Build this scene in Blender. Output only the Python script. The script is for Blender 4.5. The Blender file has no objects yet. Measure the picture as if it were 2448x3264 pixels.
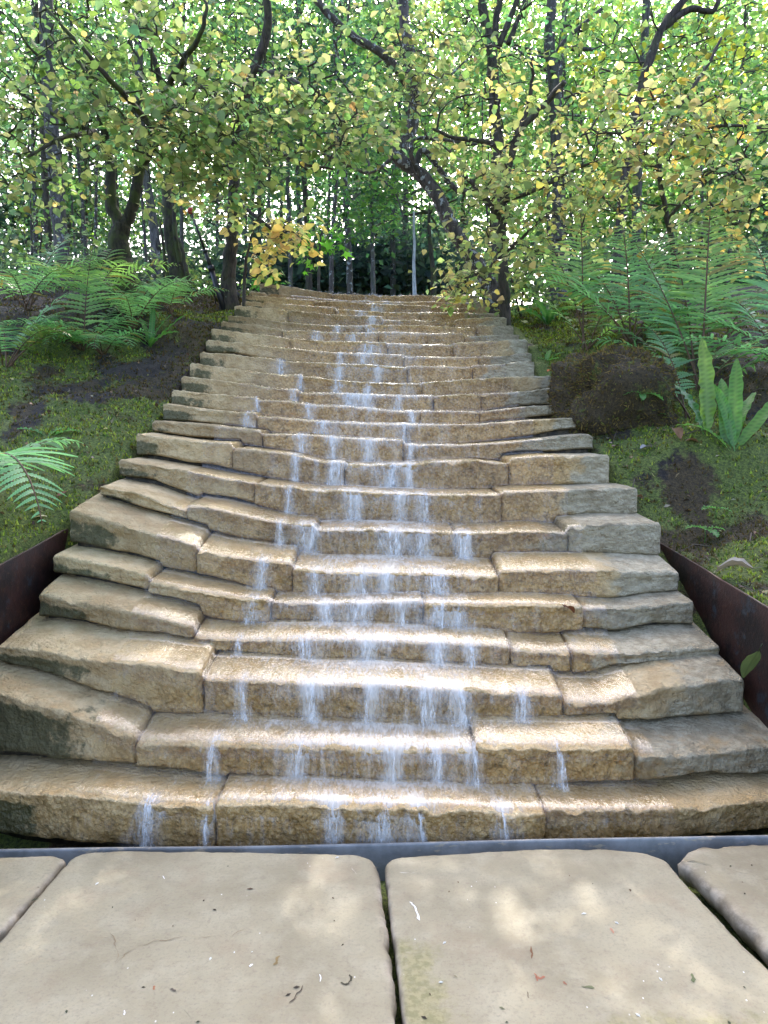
import bpy, math, random
import numpy as np
from mathutils import Vector, noise as mn
R = math.radians
random.seed(7); RNG = np.random.default_rng(7)
scn = bpy.context.scene
COL = scn.collection

# ------------------------------------------------------------------ camera, sky, sun, exposure
F, CU, CV, CZ = 2264.0, 1224.0, 1632.0, 1.28
TH = math.atan((1632 - 1490) / F)
cam = bpy.data.cameras.new('camera'); camo = bpy.data.objects.new('camera', cam); COL.objects.link(camo)
cam.sensor_fit = 'VERTICAL'; cam.sensor_height = 24.0; cam.lens = F / 3264 * 24.0
cam.clip_start = 0.05; cam.clip_end = 1000
camo.location = (0, 0, CZ); camo.rotation_euler = (math.pi / 2 - TH, 0, 0)
scn.camera = camo
SUN_EL, SUN_AZ = 39, 3          # degrees; azimuth to the right of straight ahead
w = bpy.data.worlds.new('World'); scn.world = w; w.use_nodes = True
nt = w.node_tree; bg = nt.nodes['Background']
sky = nt.nodes.new('ShaderNodeTexSky'); sky.sky_type = 'NISHITA'; sky.sun_disc = False
sky.sun_elevation = R(SUN_EL); sky.sun_rotation = R(SUN_AZ); sky.dust_density = 3.5; sky.air_density = .6; sky.ozone_density = .4
nt.links.new(sky.outputs[0], bg.inputs[0]); bg.inputs[1].default_value = 0.15
sl = bpy.data.lights.new('sun', 'SUN'); sl.energy = 2.3; sl.angle = R(0.5); sl.color = (1, .93, .82)
so = bpy.data.objects.new('sun', sl); COL.objects.link(so)
d = Vector((math.sin(R(SUN_AZ)) * math.cos(R(SUN_EL)), math.cos(R(SUN_AZ)) * math.cos(R(SUN_EL)), math.sin(R(SUN_EL))))
so.rotation_euler = d.to_track_quat('Z', 'Y').to_euler(); so.location = d * 60
scn.view_settings.view_transform = 'Standard'; scn.view_settings.look = 'None'
scn.view_settings.exposure = 2.75; scn.view_settings.gamma = 1.0
scn.render.engine = 'CYCLES'
scn.cycles.use_denoising = True
scn.cycles.max_bounces = 6; scn.cycles.diffuse_bounces = 3; scn.cycles.glossy_bounces = 2
scn.cycles.transmission_bounces = 3; scn.cycles.transparent_max_bounces = 10
scn.cycles.caustics_reflective = False; scn.cycles.caustics_refractive = False
scn.cycles.sample_clamp_indirect = 6.0; scn.cycles.sample_clamp_direct = 12.0

# ------------------------------------------------------------------ helpers
CT, ST = math.cos(TH), math.sin(TH)
def at(u, v, Y):
    """point at forward distance Y on the sight line of a photo pixel"""
    x = (u - CU) / F; z = -(v - CV) / F
    yy = CT + z * ST; zz = -ST + z * CT
    k = Y / yy
    return np.array((x * k, Y, CZ + zz * k))
def on_plane(u, v, z0):
    x = (u - CU) / F; z = -(v - CV) / F
    yy = CT + z * ST; zz = -ST + z * CT
    k = (z0 - CZ) / zz
    return np.array((x * k, yy * k, z0))
def fbm(p, o=3): return mn.fractal(Vector(p), 1.0, 2.0, o)
def n3(x, y, z=0.0): return mn.noise(Vector((x, y, z)))
def sst(a, b, x):
    t = min(1.0, max(0.0, (x - a) / (b - a))) if b != a else float(x > a)
    return t * t * (3 - 2 * t)
def tag(o, label=None, cat=None, group=None, kind=None):
    if label: o['label'] = label
    if cat: o['category'] = cat
    if group: o['group'] = group
    if kind: o['kind'] = kind
    return o
def empty(name, loc, label, cat, group=None):
    o = bpy.data.objects.new(name, None); COL.objects.link(o); o.location = loc
    o.empty_display_size = .1
    return tag(o, label, cat, group)
class MB:
    """collects geometry for ONE mesh object (world coordinates, per vertex colour)"""
    def __init__(s): s.v = []; s.f = []; s.c = []; s.m = []; s.n = 0; s.slot = 0
    def add(s, verts, faces, col=(1, 1, 1, 1)):
        verts = np.asarray(verts, float).reshape(-1, 3); k = len(verts)
        c = np.asarray(col, float)
        if c.ndim == 1: c = np.tile(c, (k, 1))
        if c.shape[1] == 3: c = np.hstack([c, np.ones((k, 1))])
        s.v.append(verts); s.c.append(c)
        for f in faces: s.f.append([i + s.n for i in f])
        s.m += [s.slot] * len(faces)
        s.n += k
    def add_np(s, verts, tris, col):           # verts (k,3) tris (m,j) ndarray
        s.v.append(verts); s.c.append(col)
        s.f.extend((tris + s.n).tolist()); s.m += [s.slot] * len(tris); s.n += len(verts)
    def build(s, name, mats, parent=None, smooth=True):
        me = bpy.data.meshes.new(name)
        V = np.vstack(s.v); C = np.vstack(s.c)
        if parent is not None: V = V - np.array(parent.matrix_basis.translation)
        me.from_pydata(V.tolist(), [], s.f)
        a = me.attributes.new('Col', 'FLOAT_COLOR', 'POINT')
        a.data.foreach_set('color', C.astype(np.float32).ravel())
        for m in (mats if isinstance(mats, (list, tuple)) else [mats]): me.materials.append(m)
        me.polygons.foreach_set('material_index', np.array(s.m, np.int32))
        if smooth: me.polygons.foreach_set('use_smooth', np.ones(len(me.polygons), bool))
        me.update()
        o = bpy.data.objects.new(name, me); COL.objects.link(o)
        if parent is not None: o.parent = parent
        return o
    def tube(s, pts, rad, sides=7, col=(1, 1, 1, 1), cap=True, rough=0.0):
        pts = np.asarray(pts, float); n = len(pts)
        rad = np.full(n, rad) if np.isscalar(rad) else np.asarray(rad, float)
        T = np.gradient(pts, axis=0); T /= np.linalg.norm(T, axis=1)[:, None] + 1e-9
        ref = np.array((0.13, 0.97, .2)) if abs(T[:, 1]).max() < .9 else np.array((.97, .1, .2))
        A = np.cross(T, ref); A /= np.linalg.norm(A, axis=1)[:, None] + 1e-9
        B = np.cross(T, A)
        ang = np.linspace(0, 2 * math.pi, sides, endpoint=False)
        rr = rad[:, None] * (np.ones((n, sides)) if rough == 0 else 1 + rough * RNG.standard_normal((n, sides)))
        V = pts[:, None] + rr[..., None] * (np.cos(ang)[None, :, None] * A[:, None] + np.sin(ang)[None, :, None] * B[:, None])
        fs = []
        for i in range(n - 1):
            for j in range(sides):
                k = (j + 1) % sides
                fs.append((i * sides + j, i * sides + k, (i + 1) * sides + k, (i + 1) * sides + j))
        if cap:
            fs.append(tuple(range(sides))[::-1]); fs.append(tuple((n - 1) * sides + j for j in range(sides)))
        s.add(V.reshape(-1, 3), fs, col)
    def blob(s, c, r, col=(1, 1, 1, 1), seg=8, rings=5):
        c = np.array(c, float); r = np.array(r, float) * np.ones(3)
        V = [c + r * (0, 0, 1)]
        for i in range(1, rings):
            t = math.pi * i / rings
            for j in range(seg):
                p = 2 * math.pi * j / seg
                V.append(c + r * (math.sin(t) * math.cos(p), math.sin(t) * math.sin(p), math.cos(t)))
        V.append(c - r * (0, 0, 1)); fs = []
        for j in range(seg):
            k = (j + 1) % seg
            fs.append((0, 1 + j, 1 + k))
            for i in range(rings - 2):
                a = 1 + i * seg
                fs.append((a + j, a + seg + j, a + seg + k, a + k))
            fs.append((1 + (rings - 2) * seg + j, len(V) - 1, 1 + (rings - 2) * seg + k))
        s.add(V, fs, col)

# ------------------------------------------------------------------ materials
class NT:
    def __init__(s, name):
        s.m = bpy.data.materials.new(name); s.m.use_nodes = True; s.t = s.m.node_tree
        s.b = s.t.nodes['Principled BSDF']; s.out = s.t.nodes['Material Output']
        s.tc = s.t.nodes.new('ShaderNodeTexCoord')
    def nd(s, t, **kw):
        n = s.t.nodes.new(t)
        for k, v in kw.items(): setattr(n, k, v)
        return n
    def l(s, a, b): s.t.links.new(a, b)
    def val(s, sock, v):
        if hasattr(v, 'is_linked') or isinstance(v, bpy.types.NodeSocket): s.l(v, sock)
        else: sock.default_value = v
    def coord(s, scale=(1, 1, 1)):
        mp = s.nd('ShaderNodeMapping'); mp.inputs['Scale'].default_value = scale
        s.l(s.nd('ShaderNodeNewGeometry').outputs['Position'], mp.inputs[0]); return mp.outputs[0]
    def noise(s, scale, detail=4, rough=.55, vec=None, dist=0.0):
        n = s.nd('ShaderNodeTexNoise'); n.inputs['Scale'].default_value = scale; n.inputs['Detail'].default_value = detail
        n.inputs['Roughness'].default_value = rough; n.inputs['Distortion'].default_value = dist
        s.l(vec if vec is not None else s.coord(), n.inputs['Vector']); return n.outputs[0]
    def vor(s, scale, vec=None, feat='F1'):
        n = s.nd('ShaderNodeTexVoronoi', feature=feat); n.inputs['Scale'].default_value = scale
        s.l(vec if vec is not None else s.coord(), n.inputs['Vector']); return n.outputs[0]
    def ramp(s, x, a, b, smooth=True):
        n = s.nd('ShaderNodeMapRange'); n.interpolation_type = 'SMOOTHSTEP' if smooth else 'LINEAR'
        s.l(x, n.inputs[0]); n.inputs[1].default_value = a; n.inputs[2].default_value = b; return n.outputs[0]
    def math(s, op, a, b=0.0):
        n = s.nd('ShaderNodeMath', operation=op); s.val(n.inputs[0], a); s.val(n.inputs[1], b); return n.outputs[0]
    def mix(s, f, a, b, blend='MIX'):
        n = s.nd('ShaderNodeMix', data_type='RGBA', blend_type=blend)
        s.val(n.inputs[0], f)
        for i, x in ((6, a), (7, b)):
            if isinstance(x, tuple): n.inputs[i].default_value = (*x[:3], 1)
            else: s.l(x, n.inputs[i])
        return n.outputs[2]
    def attr(s, name='Col'): return s.nd('ShaderNodeAttribute', attribute_name=name)
    def sep(s, c):
        n = s.nd('ShaderNodeSeparateColor'); s.l(c, n.inputs[0]); return n.outputs
    def bump(s, h, strength=.5, dist=.01, prev=None):
        n = s.nd('ShaderNodeBump'); n.inputs['Strength'].default_value = strength; n.inputs['Distance'].default_value = dist
        s.l(h, n.inputs['Height'])
        if prev is not None: s.l(prev, n.inputs['Normal'])
        return n.outputs[0]

def mat_stone():
    # vertex colour: r = grey weathered end, g = moss / dark algae, b = wetness
    t = NT('cascade_stone'); a = t.attr(); S = t.sep(a.outputs['Color'])
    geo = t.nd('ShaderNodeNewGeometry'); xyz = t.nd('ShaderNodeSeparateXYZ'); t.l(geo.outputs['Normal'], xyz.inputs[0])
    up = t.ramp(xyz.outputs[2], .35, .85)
    nA = t.noise(9, 5, .6); nB = t.noise(55, 4, .65); nC = t.noise(2.2, 3)
    wv_ = t.nd('ShaderNodeVectorMath', operation='ADD'); cn = t.nd('ShaderNodeTexNoise'); cn.inputs['Scale'].default_value = 30; t.l(t.coord(), cn.inputs['Vector']); sc_ = t.nd('ShaderNodeVectorMath', operation='SCALE'); t.l(cn.outputs['Color'], sc_.inputs[0]); sc_.inputs['Scale'].default_value = .022; t.l(t.coord(), wv_.inputs[0]); t.l(sc_.outputs[0], wv_.inputs[1])
    vo = t.vor(50, wv_.outputs[0]); vo2 = t.vor(120)
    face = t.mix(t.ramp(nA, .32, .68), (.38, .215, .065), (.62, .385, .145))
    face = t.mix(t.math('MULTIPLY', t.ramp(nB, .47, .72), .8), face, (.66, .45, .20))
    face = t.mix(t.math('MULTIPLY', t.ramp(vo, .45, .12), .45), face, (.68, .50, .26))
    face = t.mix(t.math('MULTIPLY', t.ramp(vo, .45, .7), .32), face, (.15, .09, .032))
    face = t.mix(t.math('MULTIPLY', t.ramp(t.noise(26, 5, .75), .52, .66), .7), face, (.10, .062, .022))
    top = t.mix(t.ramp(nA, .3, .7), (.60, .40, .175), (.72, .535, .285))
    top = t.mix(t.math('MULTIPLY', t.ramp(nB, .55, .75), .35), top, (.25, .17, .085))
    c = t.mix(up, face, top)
    dry = t.mix(t.ramp(nA, .35, .65), (.46, .32, .155), (.62, .47, .26))
    c = t.mix(t.math('SUBTRACT', .75, t.math('MULTIPLY', S[2], .75)), c, dry)
    grey = t.mix(t.ramp(t.noise(16, 5, .7, t.coord((1, 1, 3))), .35, .68), (.21, .19, .13), (.52, .475, .345))
    gm = t.ramp(t.math('ADD', S[0], t.math('MULTIPLY', t.math('SUBTRACT', nA, .5), 1.6)), .35, .75)
    c = t.mix(t.math('MULTIPLY', gm, .68), c, grey)
    mm = t.ramp(t.math('ADD', S[1], t.math('MULTIPLY', t.math('SUBTRACT', t.noise(13, 5, .7), .5), 1.1)), .5, .75)
    c = t.mix(t.math('MULTIPLY', mm, .85), c, t.mix(t.ramp(nB, .4, .6), (.035, .045, .012), (.07, .075, .03)))
    c = t.mix(t.math('MULTIPLY', t.ramp(nC, .62, .75), .35), c, (.15, .095, .04))
    hv = t.nd('ShaderNodeMapRange'); t.l(a.outputs['Alpha'], hv.inputs[0]); hv.inputs[3].default_value = .78; hv.inputs[4].default_value = 1.12
    vm = t.nd('ShaderNodeVectorMath', operation='SCALE'); t.l(c, vm.inputs[0]); t.l(hv.outputs[0], vm.inputs['Scale']); c = vm.outputs[0]
    t.l(c, t.b.inputs['Base Color'])
    rg = t.nd('ShaderNodeMapRange'); t.l(S[2], rg.inputs[0]); rg.inputs[3].default_value = .75; rg.inputs[4].default_value = .26
    t.l(t.math('ADD', rg.outputs[0], t.math('MULTIPLY', t.math('SUBTRACT', nB, .5), .25)), t.b.inputs['Roughness'])
    h = t.math('ADD', t.math('MULTIPLY', t.math('SUBTRACT', .6, vo), .55), t.math('MULTIPLY', nB, .7))
    h = t.math('ADD', h, t.math('MULTIPLY', vo2, .18))
    b1 = t.bump(h, 1.0, .016); b2 = t.bump(t.noise(22, 6, .7), .8, .022, b1)
    t.l(b2, t.b.inputs['Normal'])
    return t.m
def mat_bed():
    t = NT('wet_mortar'); c = t.mix(t.ramp(t.noise(18, 5, .7), .4, .65), (.02, .016, .01), (.09, .07, .04))
    t.l(c, t.b.inputs['Base Color']); t.b.inputs['Roughness'].default_value = .6
    t.l(t.bump(t.noise(40, 5), .8, .02), t.b.inputs['Normal']); return t.m
def mat_slab():
    t = NT('limestone_paving'); a = t.attr(); S = t.sep(a.outputs['Color'])
    n1 = t.noise(1.7, 4, .6, dist=.6); n2 = t.noise(9, 5, .65); n3_ = t.noise(110, 4, .7)
    c = t.mix(t.ramp(n1, .35, .65), (.215, .182, .110), (.29, .252, .160))
    c = t.mix(t.math('MULTIPLY', t.ramp(n2, .42, .7), .55), c, (.34, .302, .205))
    c = t.mix(t.math('MULTIPLY', t.ramp(n3_, .5, .66), .5), c, (.19, .155, .105))
    c = t.mix(t.math('MULTIPLY', t.ramp(t.noise(38, 5, .7), .52, .68), .35), c, (.17, .135, .09))
    c = t.mix(t.math('MULTIPLY', t.ramp(t.noise(3.1, 6, .72, t.coord((1, 1, 1))), .5, .72), .55), c, (.21, .15, .09))
    mo = t.ramp(t.math('ADD', S[1], t.math('MULTIPLY', t.math('SUBTRACT', t.noise(16, 6, .75), .5), 1.3)), .5, .95)
    c = t.mix(t.math('MULTIPLY', mo, .75), c, t.mix(t.ramp(t.noise(50, 3), .4, .6), (.14, .13, .035), (.24, .21, .09)))
    vsp = t.vor(14, t.coord((1, 1, 1))); sp = t.math('MULTIPLY', t.ramp(vsp, .06, .02), t.ramp(t.noise(5, 2), .6, .66))
    c = t.mix(t.math('MULTIPLY', sp, .8), c, (.10, .065, .035))
    vs2 = t.vor(23, t.coord((1.3, .8, 1))); sp2 = t.math('MULTIPLY', t.ramp(vs2, .07, .03), t.ramp(t.noise(4.3, 2), .5, .58))
    c = t.mix(t.math('MULTIPLY', sp2, .8), c, (.75, .74, .72))
    c = t.mix(t.math('MULTIPLY', S[0], .8), c, t.mix(t.ramp(n2, .4, .65), (.16, .125, .08), (.42, .35, .26)))
    t.l(c, t.b.inputs['Base Color']); t.b.inputs['Roughness'].default_value = .62
    h = t.math('ADD', t.math('MULTIPLY', n3_, .25), t.math('ADD', t.math('MULTIPLY', t.noise(28, 5, .6), .6), t.math('MULTIPLY', sp, -.5)))
    t.l(t.bump(h, .7, .007), t.b.inputs['Normal']); return t.m
def mat_ground():
    t = NT('mossy_soil'); a = t.attr(); S = t.sep(a.outputs['Color'])
    n1 = t.noise(14, 6, .7); n2 = t.noise(70, 4, .7)
    soil = t.mix(t.ramp(n1, .35, .65), (.012, .009, .007), (.045, .035, .026))
    soil = t.mix(t.math('MULTIPLY', t.ramp(n2, .62, .7), .6), soil, (.20, .17, .13))
    brown = t.mix(t.ramp(n2, .35, .65), (.028, .019, .008), (.085, .058, .022))
    green = t.mix(t.ramp(n2, .35, .65), (.045, .06, .012), (.16, .20, .035))
    c = t.mix(t.ramp(t.math('ADD', S[1], t.math('MULTIPLY', t.math('SUBTRACT', n1, .5), .9)), .4, .6), soil, brown)
    c = t.mix(t.ramp(t.math('ADD', S[0], t.math('MULTIPLY', t.math('SUBTRACT', n1, .5), .9)), .4, .6), c, green)
    t.l(c, t.b.inputs['Base Color']); t.b.inputs['Roughness'].default_value = .9
    t.l(t.bump(t.math('ADD', n1, t.math('MULTIPLY', n2, .6)), 1.0, .03), t.b.inputs['Normal']); return t.m
def mat_leaf(name, trans=.5, rough=.45, spec=.5, tgain=1.6):
    t = NT(name); a = t.attr(); c = a.outputs['Color']
    t.l(c, t.b.inputs['Base Color']); t.b.inputs['Roughness'].default_value = rough
    t.b.inputs['Specular IOR Level'].default_value = spec
    tr = t.nd('ShaderNodeBsdfTranslucent')
    t.l(t.mix(1.0, c, (tgain, tgain * 1.02, tgain * .8), 'MULTIPLY'), tr.inputs[0])
    ms = t.nd('ShaderNodeMixShader'); ms.inputs[0].default_value = trans
    t.l(t.b.outputs[0], ms.inputs[1]); t.l(tr.outputs[0], ms.inputs[2]); t.l(ms.outputs[0], t.out.inputs[0])
    return t.m
def mat_bark(name, c0, c1, lichen=None, lam=.6, moss=0.0):
    t = NT(name); v = t.coord((1, 1, .25))
    n1 = t.noise(26, 5, .65, v); c = t.mix(t.ramp(n1, .35, .65), c0, c1)
    if lichen: c = t.mix(t.ramp(t.noise(13, 4, .6), lam, lam + .06), c, lichen)
    if moss: c = t.mix(t.math('MULTIPLY', t.ramp(t.noise(7, 4, .6), .45, .6), moss), c, (.06, .08, .015))
    t.l(c, t.b.inputs['Base Color']); t.b.inputs['Roughness'].default_value = .85
    t.l(t.bump(n1, .9, .02), t.b.inputs['Normal']); return t.m
def mat_rust():
    t = NT('rusted_steel'); n1 = t.noise(5, 6, .7); n2 = t.noise(45, 4, .7)
    c = t.mix(t.ramp(n1, .38, .62), (.014, .008, .007), (.042, .015, .010))
    c = t.mix(t.math('MULTIPLY', t.ramp(n2, .55, .68), .45), c, (.10, .045, .022))
    c = t.mix(t.math('MULTIPLY', t.ramp(t.noise(9, 6, .75), .56, .64), .7), c, (.035, .045, .052))
    t.l(c, t.b.inputs['Base Color']); t.b.inputs['Roughness'].default_value = .55; t.b.inputs['Metallic'].default_value = .25
    t.l(t.bump(t.math('ADD', n1, n2), .5, .006), t.b.inputs['Normal']); return t.m
def mat_steel():
    t = NT('galvanised_steel'); n1 = t.noise(7, 5, .7); n2 = t.noise(25, 5, .7, t.coord((.3, 1, 1)))
    c = t.mix(t.ramp(n1, .35, .65), (.165, .165, .155), (.27, .27, .255))
    c = t.mix(t.math('MULTIPLY', t.ramp(n2, .57, .64), .75), c, (.44, .36, .24))
    t.l(c, t.b.inputs['Base Color']); t.b.inputs['Roughness'].default_value = .45; t.b.inputs['Metallic'].default_value = 0
    t.l(t.bump(n2, .3, .003), t.b.inputs['Normal']); return t.m
def mat_plain(name, c, rough=.5, metal=0.0, var=.3):
    t = NT(name); k = t.mix(t.ramp(t.noise(30, 4), .35, .65), tuple(x * (1 - var) for x in c), tuple(min(1, x * (1 + var)) for x in c))
    t.l(k, t.b.inputs['Base Color']); t.b.inputs['Roughness'].default_value = rough; t.b.inputs['Metallic'].default_value = metal
    return t.m
def mat_film():
    # thin running water: clear with a fresnel sheen, streaked with foam (alpha of Col = foam amount)
    t = NT('water_film'); a = t.attr(); S = t.sep(a.outputs['Color'])
    nz = t.noise(34, 4, .6, t.coord((1.4, .45, .45)), dist=.4); n2 = t.noise(120, 3, .6, t.coord((1.5, .5, .5)))
    bp = t.bump(t.math('ADD', nz, t.math('MULTIPLY', n2, .4)), .55, .01)
    gl = t.nd('ShaderNodeBsdfGlossy'); gl.inputs['Roughness'].default_value = .12; t.l(bp, gl.inputs['Normal'])
    tp = t.nd('ShaderNodeBsdfTransparent'); tp.inputs[0].default_value = (.98, .95, .89, 1)
    fr = t.nd('ShaderNodeFresnel'); fr.inputs[0].default_value = 1.33; t.l(bp, fr.inputs['Normal'])
    m1 = t.nd('ShaderNodeMixShader'); t.l(t.math('MINIMUM', fr.outputs[0], .14), m1.inputs[0]); t.l(tp.outputs[0], m1.inputs[1]); t.l(gl.outputs[0], m1.inputs[2])
    t.b.inputs['Base Color'].default_value = (.82, .76, .66, 1); t.b.inputs['Roughness'].default_value = .35
    t.l(bp, t.b.inputs['Normal'])
    st = t.noise(42, 5, .7, t.coord((1.3, .35, .30)), dist=1.2); br_ = t.noise(9, 3, .6)
    fo = t.math('MULTIPLY', t.ramp(t.math('ADD', t.math('ADD', t.math('MULTIPLY', st, .7), t.math('MULTIPLY', br_, .45)), t.math('MULTIPLY', S[0], .42)), .60, 1.12), .62)
    m2 = t.nd('ShaderNodeMixShader'); t.l(fo, m2.inputs[0]); t.l(m1.outputs[0], m2.inputs[1]); t.l(t.b.outputs[0], m2.inputs[2])
    t.l(m2.outputs[0], t.out.inputs[0]); return t.m
def mat_strand():
    t = NT('falling_water'); a = t.attr(); S = t.sep(a.outputs['Color'])
    t.b.inputs['Base Color'].default_value = (.86, .84, .80, 1); t.b.inputs['Roughness'].default_value = .3
    tp = t.nd('ShaderNodeBsdfTransparent')
    st = t.math('ADD', t.math('MULTIPLY', t.noise(60, 5, .75, t.coord((2.2, .6, .42)), dist=.9), .75), t.math('MULTIPLY', t.noise(17, 3, .6), .25))
    al = t.math('MULTIPLY', t.math('MULTIPLY', t.ramp(st, .40, .68), S[0]), .85); al = t.math('MINIMUM', al, .8)
    m = t.nd('ShaderNodeMixShader'); t.l(al, m.inputs[0]); t.l(tp.outputs[0], m.inputs[1]); t.l(t.b.outputs[0], m.inputs[2])
    t.l(m.outputs[0], t.out.inputs[0]); return t.m
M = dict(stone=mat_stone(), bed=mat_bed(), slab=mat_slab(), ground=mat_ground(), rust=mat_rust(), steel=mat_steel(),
         leaf=mat_leaf('tree_leaf', .55, .45, .5, 2.1), fern=mat_leaf('fern_leaf', .5, .35, .6, 2.1), moss=mat_leaf('moss_blade', .25, .8, .1, 1.3),
         dead=mat_leaf('dry_leaf', .15, .6, .3, 1.0), far=mat_leaf('far_leaf', .6, .55, .3, 1.9),
         bark=mat_bark('dark_bark', (.022, .016, .012), (.075, .058, .045), (.17, .18, .15), .66, .25),
         mossbark=mat_bark('mossy_bark', (.02, .017, .009), (.06, .05, .03), None, .6, .8),
         lichen=mat_bark('lichen_bark', (.035, .028, .024), (.10, .08, .07), (.34, .36, .36), .56, .1),
         birch=mat_bark('pale_bark', (.30, .31, .31), (.55, .56, .56), (.12, .12, .11), .66),
         grey=mat_bark('grey_bark', (.035, .031, .028), (.10, .09, .08), (.24, .25, .24), .6, .25),
         rachis=mat_plain('fern_stalk', (.10, .05, .02), .6), black=mat_plain('black_paint', (.012, .012, .014), .4),
         red=mat_plain('red_cap', (.5, .03, .03), .4), film=mat_film(), strand=mat_strand(), bank=None)

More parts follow.
